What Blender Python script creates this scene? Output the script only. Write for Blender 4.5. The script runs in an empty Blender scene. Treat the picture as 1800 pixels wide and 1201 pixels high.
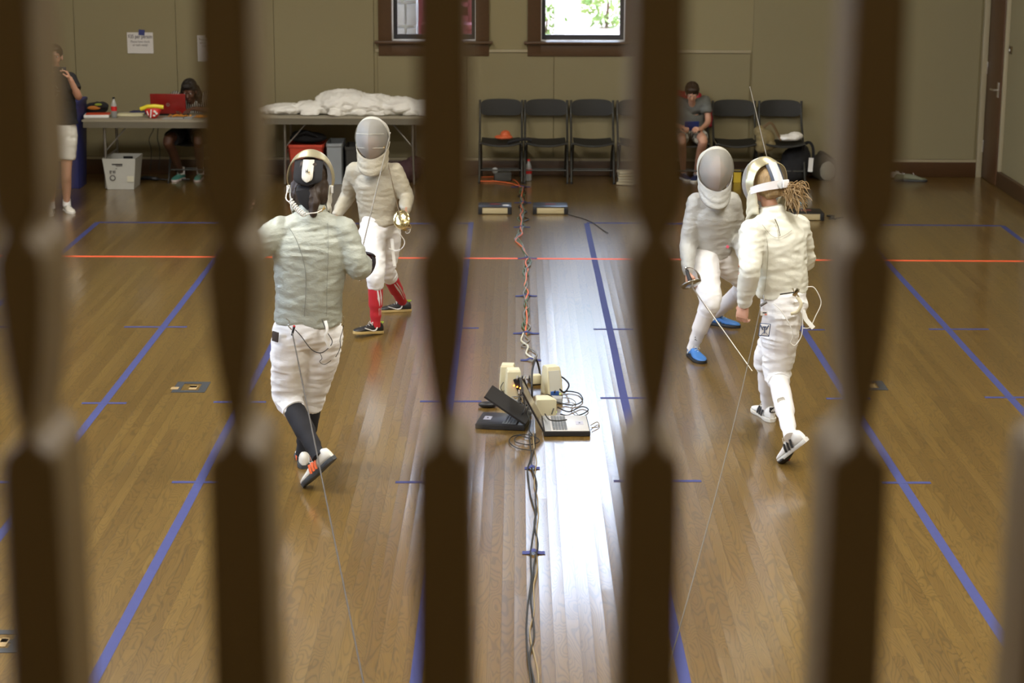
import bpy, bmesh, math, random
from mathutils import Vector, Matrix, noise
random.seed(7)
V = Vector
PI = math.pi
SC = bpy.context.scene
COL = SC.collection

# ------------------------------------------------------------------ camera
CAM_H = 3.25
FPX = 3500.0
TH = math.radians(13.28); PSI = math.radians(0.10); RHO = math.radians(0.2)
CAMP = V((0, 0, CAM_H))
_F = V((-math.sin(PSI)*math.cos(TH), math.cos(PSI)*math.cos(TH), -math.sin(TH)))
_R0 = V((math.cos(PSI), math.sin(PSI), 0))
_U0 = _R0.cross(_F)
_R = _R0*math.cos(RHO) + _U0*math.sin(RHO)
_U = _U0*math.cos(RHO) - _R0*math.sin(RHO)
cam_data = bpy.data.cameras.new('camera')
cam = bpy.data.objects.new('camera', cam_data)
COL.objects.link(cam)
m = Matrix((( _R.x, _U.x, -_F.x, CAMP.x), (_R.y, _U.y, -_F.y, CAMP.y), (_R.z, _U.z, -_F.z, CAMP.z), (0, 0, 0, 1)))
cam.matrix_world = m
cam_data.sensor_fit = 'HORIZONTAL'; cam_data.sensor_width = 36.0
cam_data.lens = 36.0*FPX/1800.0
cam_data.clip_start = 0.05; cam_data.clip_end = 300
cam_data.dof.use_dof = True
cam_data.dof.focus_distance = 11.2
cam_data.dof.aperture_fstop = 4.4
cam_data.dof.aperture_blades = 0
SC.camera = cam

def ray(px, py):
    return (_F + _R*((px-900.0)/FPX) - _U*((py-600.5)/FPX))
def at(px, py, Y):
    """where the sight line through a pixel meets the upright plane y = Y"""
    d = ray(px, py); return CAMP + d*(Y/d.y)
def fl(px, py, z=0.0):
    d = ray(px, py); return CAMP + d*((z-CAM_H)/d.z)

# ------------------------------------------------------------------ world, sun, exposure
SC.view_settings.view_transform = 'Standard'
SC.view_settings.look = 'None'
SC.view_settings.gamma = 1.0
SC.view_settings.use_curve_mapping = False
SC.view_settings.exposure = 0.0
w = bpy.data.worlds.new('sky'); SC.world = w; w.use_nodes = True
bg = w.node_tree.nodes['Background']
bg.inputs[0].default_value = (0.62, 0.74, 1.0, 1)
bg.inputs[1].default_value = 15.0
sun_d = bpy.data.lights.new('sun', 'SUN'); sun_d.energy = 10.0; sun_d.angle = math.radians(1.5); sun_d.color = (1.0, 0.95, 0.85)
sun = bpy.data.objects.new('sun', sun_d); COL.objects.link(sun)
sun.rotation_euler = (math.radians(48), 0, math.radians(-28))   # shines away from the camera, on to the slope behind the hall
SC.cycles.max_bounces = 8
SC.cycles.diffuse_bounces = 4
SC.cycles.sample_clamp_indirect = 6.0

# ------------------------------------------------------------------ materials
def new_mat(name):
    mt = bpy.data.materials.new(name); mt.use_nodes = True
    return mt, mt.node_tree, mt.node_tree.nodes['Principled BSDF']
def mat(name, col, rough=0.6, metal=0.0, bump=0.0, scale=40.0, var=0.0, stretch=(1, 1, 1), spec=None, sheen=0.0, trans=0.0, detail=3.0, dist=0.01, sss=0.0):
    mt, nt, b = new_mat(name)
    c = (col[0], col[1], col[2], 1)
    b.inputs['Base Color'].default_value = c
    b.inputs['Roughness'].default_value = rough
    b.inputs['Metallic'].default_value = metal
    if spec is not None: b.inputs['Specular IOR Level'].default_value = spec
    if sheen: b.inputs['Sheen Weight'].default_value = sheen
    if trans: b.inputs['Transmission Weight'].default_value = trans
    if sss: b.inputs['Subsurface Weight'].default_value = sss; b.inputs['Subsurface Radius'].default_value = (.02, .008, .004)
    tc = nt.nodes.new('ShaderNodeTexCoord'); mp = nt.nodes.new('ShaderNodeMapping')
    mp.inputs['Scale'].default_value = stretch
    nt.links.new(tc.outputs['Object'], mp.inputs['Vector'])
    nz = nt.nodes.new('ShaderNodeTexNoise'); nz.inputs['Scale'].default_value = scale; nz.inputs['Detail'].default_value = detail
    nt.links.new(mp.outputs[0], nz.inputs['Vector'])
    if var:
        mx = nt.nodes.new('ShaderNodeMix'); mx.data_type = 'RGBA'
        mx.inputs['A'].default_value = tuple(max(0, x*(1-var)) for x in col)+(1,)
        mx.inputs['B'].default_value = tuple(min(1, x*(1+var)) for x in col)+(1,)
        nt.links.new(nz.outputs['Fac'], mx.inputs['Factor']); nt.links.new(mx.outputs['Result'], b.inputs['Base Color'])
    if bump:
        bp = nt.nodes.new('ShaderNodeBump'); bp.inputs['Strength'].default_value = bump; bp.inputs['Distance'].default_value = dist
        nt.links.new(nz.outputs['Fac'], bp.inputs['Height']); nt.links.new(bp.outputs[0], b.inputs['Normal'])
    return mt
def emit(name, col, s):
    mt, nt, b = new_mat(name)
    b.inputs['Base Color'].default_value = (*col, 1); b.inputs['Emission Color'].default_value = (*col, 1); b.inputs['Emission Strength'].default_value = s
    return mt
def see_through(name, col, alpha, rough=0.4, metal=0.0):
    mt, nt, b = new_mat(name)
    b.inputs['Base Color'].default_value = (*col, 1); b.inputs['Roughness'].default_value = rough; b.inputs['Metallic'].default_value = metal
    b.inputs['Alpha'].default_value = alpha
    return mt

# ------------------------------------------------------------------ mesh builder
def wloc(o):
    p = V((0, 0, 0))
    while o is not None:
        p += o.location; o = o.parent
    return p
class MB:
    def __init__(s): s.v = []; s.f = []; s.m = []
    def add(s, vs, fs, mi=0):
        o = len(s.v); s.v += [V(x) for x in vs]; s.f += [tuple(o+i for i in f) for f in fs]; s.m += [mi]*len(fs); return s
    def box(s, c, d, rot=None, mi=0, bev=0.0):
        bm = bmesh.new(); bmesh.ops.create_cube(bm, size=1.0)
        for vv in bm.verts: vv.co = V((vv.co.x*d[0], vv.co.y*d[1], vv.co.z*d[2]))
        if bev: bmesh.ops.bevel(bm, geom=bm.edges[:], offset=bev, segments=2, affect='EDGES', profile=0.5)
        s.addbm(bm, c, rot, mi); return s
    def addbm(s, bm, c=(0, 0, 0), rot=None, mi=0):
        bm.verts.ensure_lookup_table()
        R = rot if rot is not None else Matrix.Identity(3)
        c = V(c)
        s.add([c + R @ vv.co for vv in bm.verts], [[x.index for x in f.verts] for f in bm.faces], mi); bm.free()
    def tube(s, pts, r, n=8, mi=0, cap=True, side=None):
        """r: number, list of radii or list of (across, deep)"""
        P = [V(p) for p in pts]; k = len(P)
        if not isinstance(r, (list, tuple)): r = [r]*k
        rr = [(x, x) if not isinstance(x, (list, tuple)) else x for x in r]
        rings = []; ref = V(side) if side is not None else None
        prev = None
        for i in range(k):
            t = (P[min(i+1, k-1)]-P[max(i-1, 0)])
            if t.length < 1e-9: t = V((0, 0, 1))
            t.normalize()
            if ref is not None: a = ref - t*ref.dot(t)
            elif prev is not None: a = prev - t*prev.dot(t)
            else:
                a = V((1, 0, 0)) if abs(t.x) < .8 else V((0, 1, 0)); a = a - t*a.dot(t)
            if a.length < 1e-6: a = t.orthogonal()
            a.normalize(); b = t.cross(a); prev = a
            rings.append([P[i] + a*(math.cos(2*PI*j/n)*rr[i][0]) + b*(math.sin(2*PI*j/n)*rr[i][1]) for j in range(n)])
        s.rings(rings, mi, cap); return s
    def rings(s, rings, mi=0, cap=True, closed=True):
        n = len(rings[0]); vs = [p for r in rings for p in r]; fs = []
        for i in range(len(rings)-1):
            for j in range(n if closed else n-1):
                j2 = (j+1) % n
                fs.append((i*n+j, i*n+j2, (i+1)*n+j2, (i+1)*n+j))
        if cap and closed:
            fs.append(tuple(reversed(range(n)))); fs.append(tuple((len(rings)-1)*n+j for j in range(n)))
        s.add(vs, fs, mi); return s
    def lathe(s, prof, c=(0, 0, 0), n=20, mi=0, rot=None, cap=True):
        R = rot if rot is not None else Matrix.Identity(3); c = V(c)
        s.rings([[c + R @ V((r*math.cos(2*PI*j/n), r*math.sin(2*PI*j/n), z)) for j in range(n)] for r, z in prof], mi, cap); return s
    def ball(s, c, r, mi=0, rot=None, n=14):
        if not isinstance(r, (tuple, list)): r = (r, r, r)
        bm = bmesh.new(); bmesh.ops.create_uvsphere(bm, u_segments=n, v_segments=max(6, n*2//3), radius=1.0)
        for vv in bm.verts: vv.co = V((vv.co.x*r[0], vv.co.y*r[1], vv.co.z*r[2]))
        s.addbm(bm, c, rot, mi); return s
    def join(s, o, mi=None):
        k = len(s.v); s.v += o.v; s.f += [tuple(k+i for i in f) for f in o.f]; s.m += (o.m if mi is None else [mi]*len(o.f)); return s
    def move(s, M):
        s.v = [M @ x for x in s.v]; return s
    def build(s, name, mats, parent=None, smooth=True, angle=40, label=None, **tags):
        me = bpy.data.meshes.new(name)
        off = wloc(parent)
        base = off
        if parent is None and 'origin' in tags:
            base = V(tags.pop('origin'))
        tags.pop('origin', None)
        me.from_pydata([tuple(x-base) for x in s.v], [], s.f)
        if not isinstance(mats, (list, tuple)): mats = [mats]
        for q in mats: me.materials.append(q)
        if len(mats) > 1: me.polygons.foreach_set('material_index', s.m)
        bm = bmesh.new(); bm.from_mesh(me); bmesh.ops.recalc_face_normals(bm, faces=bm.faces[:]); bm.to_mesh(me); bm.free()
        if smooth:
            me.polygons.foreach_set('use_smooth', [True]*len(me.polygons))
            me.set_sharp_from_angle(angle=math.radians(angle))
        me.update()
        o = bpy.data.objects.new(name, me); COL.objects.link(o)
        if parent is not None: o.parent = parent
        else: o.location = base
        if label: o['label'] = label
        for k, x in tags.items(): o[k] = x
        return o
def thing(name, label, cat, loc=(0, 0, 0), group=None):
    o = bpy.data.objects.new(name, None); COL.objects.link(o); o.empty_display_size = 0.1
    o.location = loc; o.matrix_world = Matrix.Translation(V(loc))
    o['label'] = label; o['category'] = cat
    if group: o['group'] = group
    return o
def copy_tree(o, parent=None):
    c = o.copy(); COL.objects.link(c)
    if parent is not None: c.parent = parent
    for ch in list(o.children): copy_tree(ch, c)
    return c
def Rz(a): return Matrix.Rotation(a, 3, 'Z')
def Rx(a): return Matrix.Rotation(a, 3, 'X')
def Ry(a): return Matrix.Rotation(a, 3, 'Y')
def spline(pts, k=6):
    P = [V(p) for p in pts]; out = []
    for i in range(len(P)-1):
        p0, p1, p2, p3 = P[max(i-1, 0)], P[i], P[i+1], P[min(i+2, len(P)-1)]
        for j in range(k):
            t = j/k
            out.append(0.5*((2*p1)+(p2-p0)*t+(2*p0-5*p1+4*p2-p3)*t*t+(3*p1-p0-3*p2+p3)*t*t*t))
    out.append(P[-1]); return out
def lerp(a, b, t): return a+(b-a)*t

# ------------------------------------------------------------------ room
YW = 21.75            # far wall
XL = -6.3
XR = fl(1757, 328).x
YB = -3.0
ZC = 6.4
M_wall = mat('cream wall paint', (0.262, 0.222, 0.118), 0.8, bump=.05, scale=60, var=.03)
M_panel = mat('cream wall panel', (0.235, 0.200, 0.108), 0.75, bump=.04, scale=90, var=.03)
M_strip = mat('pale panel edging', (0.36, 0.31, 0.20), 0.6)
M_brown = mat('dark stained trim', (0.075, 0.036, 0.011), 0.42, bump=.1, scale=30, stretch=(1, 1, 8), var=.35)
M_base = mat('stained baseboard', (0.070, 0.032, 0.011), 0.4, bump=.1, scale=20, stretch=(.3, .3, 8), var=.3)
M_ceil = mat('cream ceiling', (0.55, 0.49, 0.36), 0.9)

def floor_mat():
    mt, nt, b = new_mat('oak strip floor')
    N = nt.nodes.new; L = nt.links.new
    tc = N('ShaderNodeTexCoord'); sp = N('ShaderNodeSeparateXYZ'); L(tc.outputs['Object'], sp.inputs[0])
    def mth(op, a, b_=None, c=None):
        n = N('ShaderNodeMath'); n.operation = op
        for i, x in enumerate((a, b_, c)):
            if x is None: continue
            if isinstance(x, (int, float)): n.inputs[i].default_value = x
            else: L(x, n.inputs[i])
        return n.outputs[0]
    W = 0.0575
    xs = mth('DIVIDE', sp.outputs['X'], W); xi = mth('FLOOR', xs); xf = mth('FRACT', xs)
    def wn(inp, dim='1D'):
        n = N('ShaderNodeTexWhiteNoise'); n.noise_dimensions = dim; L(inp, n.inputs['W' if dim == '1D' else 'Vector']); return n.outputs['Value']
    r1 = wn(xi)
    ys = mth('ADD', mth('DIVIDE', sp.outputs['Y'], 1.7), mth('MULTIPLY', r1, 17.0))
    yi = mth('FLOOR', ys); yf = mth('FRACT', ys)
    cb = N('ShaderNodeCombineXYZ'); L(xi, cb.inputs[0]); L(yi, cb.inputs[1])
    rb = wn(cb.outputs[0], '3D')
    cb2 = N('ShaderNodeCombineXYZ'); L(xi, cb2.inputs[0]); L(yi, cb2.inputs[1]); cb2.inputs[2].default_value = 5.5
    rb2 = wn(cb2.outputs[0], '3D')
    # grain: stretched noise offset per board, with cathedral swirls
    off = N('ShaderNodeCombineXYZ'); L(mth('MULTIPLY', rb, 31.0), off.inputs[0]); L(mth('MULTIPLY', rb2, 57.0), off.inputs[1]); L(mth('MULTIPLY', rb, 13.0), off.inputs[2])
    mp = N('ShaderNodeMapping'); mp.inputs['Scale'].default_value = (1.0, 0.16, 1.0); L(tc.outputs['Object'], mp.inputs[0])
    va = N('ShaderNodeVectorMath'); va.operation = 'ADD'; L(mp.outputs[0], va.inputs[0]); L(off.outputs[0], va.inputs[1])
    nz = N('ShaderNodeTexNoise'); nz.inputs['Scale'].default_value = 9.0; nz.inputs['Detail'].default_value = 1.5; nz.inputs['Distortion'].default_value = .6; L(va.outputs[0], nz.inputs['Vector'])
    grain = mth('FRACT', mth('MULTIPLY', nz.outputs['Fac'], 22.0))
    gr = mth('ABSOLUTE', mth('SUBTRACT', grain, 0.5))           # 0..0.5
    nf = N('ShaderNodeTexNoise'); nf.inputs['Scale'].default_value = 220.0; nf.inputs['Detail'].default_value = 2.0
    mp2 = N('ShaderNodeMapping'); mp2.inputs['Scale'].default_value = (1.0, 0.06, 1.0); L(tc.outputs['Object'], mp2.inputs[0]); L(mp2.outputs[0], nf.inputs['Vector'])
    cr = N('ShaderNodeValToRGB'); cr.color_ramp.elements[0].position = 0.0; cr.color_ramp.elements[1].position = 1.0
    cr.color_ramp.elements[0].color = (0.118, 0.067, 0.014, 1); cr.color_ramp.elements[1].color = (0.190, 0.117, 0.027, 1)
    e = cr.color_ramp.elements.new(.5); e.color = (0.153, 0.090, 0.020, 1)
    L(mth('ADD', mth('MULTIPLY', rb, .62), mth('MULTIPLY', gr, .5)), cr.inputs[0])
    dk = mth('SUBTRACT', 1.0, mth('MULTIPLY', mth('LESS_THAN', gr, 0.13), 0.26))
    fine = mth('ADD', 0.88, mth('MULTIPLY', nf.outputs['Fac'], 0.24))
    seam = mth('LESS_THAN', mth('MINIMUM', xf, mth('SUBTRACT', 1.0, xf)), 0.018)
    seamy = mth('LESS_THAN', yf, 0.0014)
    sm = mth('SUBTRACT', 1.0, mth('MULTIPLY', mth('MAXIMUM', seam, seamy), 0.45))
    tot = mth('MULTIPLY', mth('MULTIPLY', dk, fine), sm)
    mx = N('ShaderNodeVectorMath'); mx.operation = 'SCALE'; L(cr.outputs[0], mx.inputs[0]); L(tot, mx.inputs['Scale'])
    L(mx.outputs[0], b.inputs['Base Color'])
    # every strip lies a hair out of level and is slightly cupped
    tilt = mth('MULTIPLY', mth('SUBTRACT', xf, 0.5), mth('MULTIPLY', mth('SUBTRACT', rb2, 0.5), 0.0011))
    cup = mth('MULTIPLY', mth('POWER', mth('ABSOLUTE', mth('SUBTRACT', xf, 0.5)), 2.0), 0.0012)
    n3 = N('ShaderNodeTexNoise'); n3.inputs['Scale'].default_value = 3.0; n3.inputs['Detail'].default_value = 1.0; L(va.outputs[0], n3.inputs['Vector'])
    hh = mth('ADD', mth('ADD', tilt, cup), mth('MULTIPLY', n3.outputs['Fac'], 0.0012))
    hh = mth('ADD', hh, mth('MULTIPLY', gr, 0.00006))
    bp = N('ShaderNodeBump'); bp.inputs['Strength'].default_value = 1.0; bp.inputs['Distance'].default_value = 1.0
    L(hh, bp.inputs['Height']); L(bp.outputs[0], b.inputs['Normal'])
    b.inputs['Roughness'].default_value = 0.30
    b.inputs['Specular IOR Level'].default_value = 0.5
    b.inputs['Coat Weight'].default_value = 0.6; b.inputs['Coat Roughness'].default_value = 0.13
    L(bp.outputs[0], b.inputs['Coat Normal'])
    return mt
M_floor = floor_mat()
KS = dict(kind='structure')
MB().box(((XL+XR)/2, (YB+YW)/2, -0.1), (XR-XL+.4, YW-YB+.4, 0.2)).build('floor', M_floor, smooth=False, **KS)
MB().box(((XL+XR)/2, (YB+YW)/2, ZC+0.1), (XR-XL+.4, YW-YB+.4, 0.2)).build('ceiling', M_ceil, smooth=False, **KS)

# window openings in the far wall
def wx(px, py=60): return at(px, py, YW).x
SILL = at(1000, 74, YW).z
WTOP = 5.15
W1 = (wx(689), wx(836)); W2 = (wx(951), wx(1099))
def wall_with_holes(name, x0, x1, y, holes, z0, z1, th):
    b = MB(); xs = x0
    for a, c in holes:
        b.box(((xs+a)/2, y+th/2, (z0+z1)/2), (a-xs, th, z1-z0)); xs = c
        b.box(((a+c)/2, y+th/2, (z0+SILL)/2), (c-a, th, SILL-z0)); b.box(((a+c)/2, y+th/2, (z1+WTOP)/2), (c-a, th, z1-WTOP))
    b.box(((xs+x1)/2, y+th/2, (z0+z1)/2), (x1-xs, th, z1-z0))
    return b.build(name, M_wall, smooth=False, **KS)
wall_with_holes('wall_back', XL-.2, XR+.2, YW, [W1, W2], 0, ZC, 0.28)
# side walls (left with tall unseen windows added to bring in daylight), rear wall
LW = [(2.0, 3.6), (6.2, 7.8), (10.4, 12.0), (14.6, 16.2)]
b = MB(); ys = YB-.2
for a, c in LW:
    b.box((XL-.14, (ys+a)/2, ZC/2), (.28, a-ys, ZC)); ys = c
    b.box((XL-.14, (a+c)/2, .75), (.28, c-a, 1.5)); b.box((XL-.14, (a+c)/2, (5.0+ZC)/2), (.28, c-a, ZC-5.0))
b.box((XL-.14, (ys+YW)/2, ZC/2), (.28, YW-ys, ZC))
b.build('wall_left', M_wall, smooth=False, **KS)
MB().box((XR+.14, (YB+YW)/2, ZC/2), (.28, YW-YB+.4, ZC)).build('wall_right', M_wall, smooth=False, **KS)
MB().box(((XL+XR)/2, YB-.14, ZC/2), (XR-XL+.4, .28, ZC)).build('wall_front', M_wall, smooth=False, **KS)
# glass
def glass_mat():
    mt = bpy.data.materials.new('window glass'); mt.use_nodes = True; nt = mt.node_tree
    nt.nodes.remove(nt.nodes['Principled BSDF']); out = nt.nodes['Material Output']
    t = nt.nodes.new('ShaderNodeBsdfTransparent'); t.inputs[0].default_value = (.93, .95, .95, 1)
    g = nt.nodes.new('ShaderNodeBsdfGlossy'); g.inputs['Roughness'].default_value = 0.02
    fr = nt.nodes.new('ShaderNodeFresnel'); fr.inputs[0].default_value = 1.45
    mx = nt.nodes.new('ShaderNodeMixShader'); nt.links.new(fr.outputs[0], mx.inputs[0]); nt.links.new(t.outputs[0], mx.inputs[1]); nt.links.new(g.outputs[0], mx.inputs[2])
    nt.links.new(mx.outputs[0], out.inputs[0]); return mt
M_glass = glass_mat()
M_sill = mat('white painted sill', (.8, .8, .78), .35)
M_sash = mat('dark metal sash', (.03, .03, .035), .4)
def window(name, x0, x1):
    w = bpy.data.objects.new(name, None); COL.objects.link(w); w['kind'] = 'structure'
    w.location = ((x0+x1)/2, YW, SILL); w.matrix_world = Matrix.Translation(w.location)
    t = .145; yf = YW-.02
    zb, zt = SILL, WTOP
    b = MB()
    for xc in (x0-t/2, x1+t/2): b.box((xc, yf, (zb+zt)/2+.02), (t, .045, zt-zb+.3), bev=.004)
    b.box(((x0+x1)/2, yf, zt+t/2), (x1-x0, .045, t), bev=.004)
    b.box(((x0+x1)/2, yf, zb-.075), (x1-x0+2*t-.002, .04, .15), bev=.004)
    b.build('window_frame', M_brown, w)
    MB().box(((x0+x1)/2, YW-.035, zb-.004), (x1-x0+2*t+.08, .12, .026), bev=.006).build('window_stool', M_brown, w)
    MB().box(((x0+x1)/2, YW+.15, zb+.004), (x1-x0-.004, .25, .02), bev=.003).build('window_sill', M_sill, w)
    s = MB(); yy = YW+.2; q = .05
    for xc in (x0+q/2, x1-q/2): s.box((xc, yy, (zb+zt)/2), (q, .05, zt-zb))
    for zc in (zb+.014+q/2, zt-q/2, zb+2.0): s.box(((x0+x1)/2, yy, zc), (x1-x0-2*q, .05, q))
    s.build('sash', M_sash, w, smooth=False)
    s = MB()
    for xc in (x0+.004, x1-.004): s.box((xc, YW+.09, (zb+zt)/2), (.008, .17, zt-zb-.03))
    s.build('jamb', M_sill, w, smooth=False)
    MB().box(((x0+x1)/2, yy+.005, (zb+zt)/2), (x1-x0-.1, .006, zt-zb-.1)).build('pane', M_glass, w, smooth=False)
    return w
window('window_1', *W1); window('window_2', *W2)
for i, (a, c) in enumerate(LW):  # added left-hand windows, out of view, there for their daylight
    wn_ = bpy.data.objects.new('window_%d' % (i+3), None); COL.objects.link(wn_); wn_['kind'] = 'structure'
    wn_.location = (XL, (a+c)/2, 1.5); wn_.matrix_world = Matrix.Translation(wn_.location)
    b = MB(); t = .14
    for yc in (a-t/2, c+t/2): b.box((XL+.02, yc, 3.25), (.045, t, 3.8))
    for zc in (1.5-t/2, 5.0+t/2): b.box((XL+.02, (a+c)/2, zc), (.044, c-a, t))
    b.build('window_frame', M_brown, wn_, smooth=False)
    MB().box((XL-.15, (a+c)/2, 3.25), (.006, c-a, 3.5)).build('pane', M_glass, wn_, smooth=False)

# wall panels: left block of fabric panels, a lower run under the windows, the big right-hand panel
ZP = .165
def panel(name, px0, px1, ztop, mtl=M_panel, d=.025):
    x0, x1 = wx(px0, 200), wx(px1, 200)
    return MB().box(((x0+x1)/2, YW-d/2, (ZP+.03+ztop)/2), (x1-x0-.004, d, ztop-ZP-.03), bev=.003).build(name, mtl, smooth=False, **KS)
zlow = at(1000, 93, YW).z
n = 1
for a, c in ((-140, 138), (138, 315), (315, 485), (485, 659)):
    panel('trim_%d' % n, a, c, 4.2); n += 1
for a, c in ((665, 820), (820, 973), (973, 1120), (1120, 1316)):
    panel('trim_%d' % n, a, c, zlow); n += 1
panel('trim_%d' % n, 1319, 1500, 4.2); n += 1
panel('trim_%d' % n, 1500, 1716, 4.2); n += 1
MB().box(((XL+XR)/2, YW-.02, ZP+.012), (XR-XL, .04, .03), bev=.003).build('trim_%d' % n, M_strip, **KS); n += 1
xa, xb = wx(661, 150), wx(1318, 150)
MB().box(((xa+xb)/2, YW-.018, zlow+.02), (xb-xa, .036, .03), bev=.003).build('trim_%d' % n, M_strip, **KS); n += 1
xq = at(1724, 200, YW).x
MB().box((xq, YW-.03, 2.1), (.06, .06, 4.2), bev=.004).build('trim_%d' % n, M_strip, **KS); n += 1
MB().box(((XL+xq-.03)/2, YW-.022, ZP/2), (xq-.03-XL, .044, ZP), bev=.006).build('baseboard_back', M_base, **KS)
# door in the right wall at the far corner
yd0 = fl(1757, 328).y; yd1 = YW-.05
ZD = 2.6
door = bpy.data.objects.new('door_1', None); COL.objects.link(door); door['kind'] = 'structure'
door.location = (XR, (yd0+yd1)/2, 0); door.matrix_world = Matrix.Translation(door.location)
M_door = mat('dark stained door', (0.085, 0.038, 0.014), 0.4, bump=.08, scale=14, stretch=(1, 6, .5), var=.25)
M_steel = mat('brushed steel', (.6, .58, .55), .3, 1.0)
MB().box((XR-.025, (yd0+yd1)/2, ZD/2+.006), (.05, yd1-yd0-.02, ZD), bev=.004).build('door_leaf', M_door, door)
hz = at(1750, 160, yd0).z
b = MB(); b.box((XR-.055, yd0+.09, hz), (.012, .06, .16), bev=.004); b.tube([(XR-.06, yd0+.09, hz), (XR-.10, yd0+.09, hz), (XR-.105, yd0+.1, hz), (XR-.105, yd0+.22, hz-.004)], .011, 8)
b.build('door_handle', M_steel, door)
b = MB()
for z in (.35, 1.2, 2.2): b.box((XR-.055, yd1-.02, z), (.012, .03, .13), bev=.003)
b.build('hinge', M_steel, door)
MB().box((XR-.022, (YB+yd0-.02)/2, ZP/2), (.044, yd0-.02-YB, ZP), bev=.006).build('baseboard_right', M_base, **KS)
MB().box((XL+.022, (YB+YW)/2, ZP/2), (.044, YW-YB-.1, ZP), bev=.006).build('baseboard_left', M_base, **KS)
MB().box((XR-.02, yd0-.03, ZD/2+.05), (.04, .05, ZD+.1), bev=.004).build('trim_%d' % n, M_strip, **KS); n += 1
# ceiling lamps, all above the frame
M_lampglow = emit('lamp diffuser', (1, .93, .8), 1.2)
M_white = mat('white enamel', (.8, .8, .78), .4)
LAMPS = []
for i, (lx, ly, pw, colr) in enumerate([(-3.6, 4.5, 310, (1, .95, .88)), (2.8, 4.5, 340, (1, .95, .88)), (-3.6, 10.0, 340, (1, .96, .90)), (2.8, 10.0, 290, (1, .95, .88)), (-3.6, 15.5, 215, (1, .95, .87)), (2.8, 15.5, 115, (1, .89, .70))]):
    t = thing('ceiling_lamp', 'flush white ceiling lamp above the hall floor', 'ceiling lamp', (lx, ly, ZC), 'flush ceiling lamps')
    MB().box((lx, ly, ZC-.04), (1.5, 1.5, .08), bev=.01).build('housing', M_white, t)
    MB().box((lx, ly, ZC-.086), (1.4, 1.4, .012)).build('diffuser', M_lampglow, t, smooth=False)
    ld = bpy.data.lights.new('lamp_light', 'AREA'); ld.shape = 'SQUARE'; ld.size = 1.4; ld.energy = pw; ld.color = colr
    lo = bpy.data.objects.new('lamp_light', ld); COL.objects.link(lo); lo.parent = t; lo.location = (0, 0, -.11)

t = thing('ceiling_lamp', 'small flush white lamp added above the balcony to light the balusters', 'ceiling lamp', (0, -1.4, ZC))  # added fill behind the camera, brightens the fronts of the balusters
MB().box((0, -1.4, ZC-.04), (.8, .8, .08), bev=.01).build('housing', M_white, t)
MB().box((0, -1.4, ZC-.086), (.7, .7, .012)).build('diffuser', M_lampglow, t, smooth=False)
ld = bpy.data.lights.new('lamp_light', 'AREA'); ld.shape = 'SQUARE'; ld.size = .7; ld.energy = 45; ld.color = (1, .86, .66)
lo = bpy.data.objects.new('lamp_light', ld); COL.objects.link(lo); lo.parent = t; lo.location = (0, 0, -.11)

# ------------------------------------------------------------------ outside the windows
M_dirt = mat('sunlit dry slope', (.62, .45, .37), .95, bump=.4, scale=1.4, var=.45, dist=.2)
M_gravel = mat('pale path', (.6, .57, .52), .95, var=.2, scale=8)
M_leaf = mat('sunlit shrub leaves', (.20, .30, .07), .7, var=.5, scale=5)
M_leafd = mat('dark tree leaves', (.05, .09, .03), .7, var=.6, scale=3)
M_postw = mat('white painted post', (.8, .8, .8), .5)
M_stone = mat('grey stone blocks', (.30, .28, .255), .85, bump=.5, scale=6, var=.25, dist=.03)
M_mortar = mat('pale mortar', (.5, .48, .45), .9)
M_red = mat('faded red paint', (.19, .025, .035), .6)
b = MB(); g = []
for j in range(26):
    row = []
    for i in range(25):
        x = -26+i*2.1; y = YW+.6+j*1.3
        z = -.05 if y < YW+4 else min(8.6, (y-YW-4)*.30+.9*noise.noise(V((x*.2, y*.2, 0))))
        row.append((x, y, max(z, -.05)))
    g.append(row)
b.rings(g, closed=False).build('hillside', M_dirt, kind='structure')
def shrub(name, c, r, mtl, label, cat, nleaf=420, group=None, h=None):
    b = MB(); h = h or r
    rr = random.Random(int(c[0]*97+c[1]*31))
    for i in range(nleaf):
        u = rr.gauss(0, 1), rr.gauss(0, 1), rr.gauss(0, 1); d = V(u).normalized()
        k = .55+.45*rr.random()
        p = V(c)+V((d.x*r*k, d.y*r*k, h+d.z*h*k)); s = r*.11*(0.6+rr.random())
        R = Matrix.Rotation(rr.random()*6.3, 3, V((rr.random(), rr.random(), rr.random())).normalized() if True else 'X')
        b.add([p+R@V(q) for q in ((-s, 0, 0), (0, -s*.5, .1*s), (s*1.3, 0, 0), (0, s*.5, .1*s))], [(0, 1, 2, 3)])
    t = thing(name, label, cat, c, group)
    b.build('foliage', mtl, t, smooth=False)
    MB().tube([V(c)+V((0, 0, -.1)), V(c)+V((0.03, 0, h*.9)), V(c)+V((-.05, 0, h*1.4))], [r*.06, r*.045, r*.01], 7).build('stem', M_brown, t)
    return t
def ground_z(x, y):
    return max(-.05, min(8.6, (y-YW-4)*.30+.9*noise.noise(V((x*.2, y*.2, 0))))) if y >= YW+4 else -.05
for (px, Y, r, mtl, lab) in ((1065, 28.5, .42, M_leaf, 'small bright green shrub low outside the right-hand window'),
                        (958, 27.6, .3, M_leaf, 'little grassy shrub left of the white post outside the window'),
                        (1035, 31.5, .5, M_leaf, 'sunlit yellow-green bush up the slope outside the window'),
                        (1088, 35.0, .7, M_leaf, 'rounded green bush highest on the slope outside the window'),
                        (962, 34.0, .8, M_leafd, 'dark bush behind the white post on the slope')):
    p = at(px, 40, Y); shrub('shrub', (p.x, Y, ground_z(p.x, Y)-.05), r, mtl, lab, 'shrub')
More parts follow.
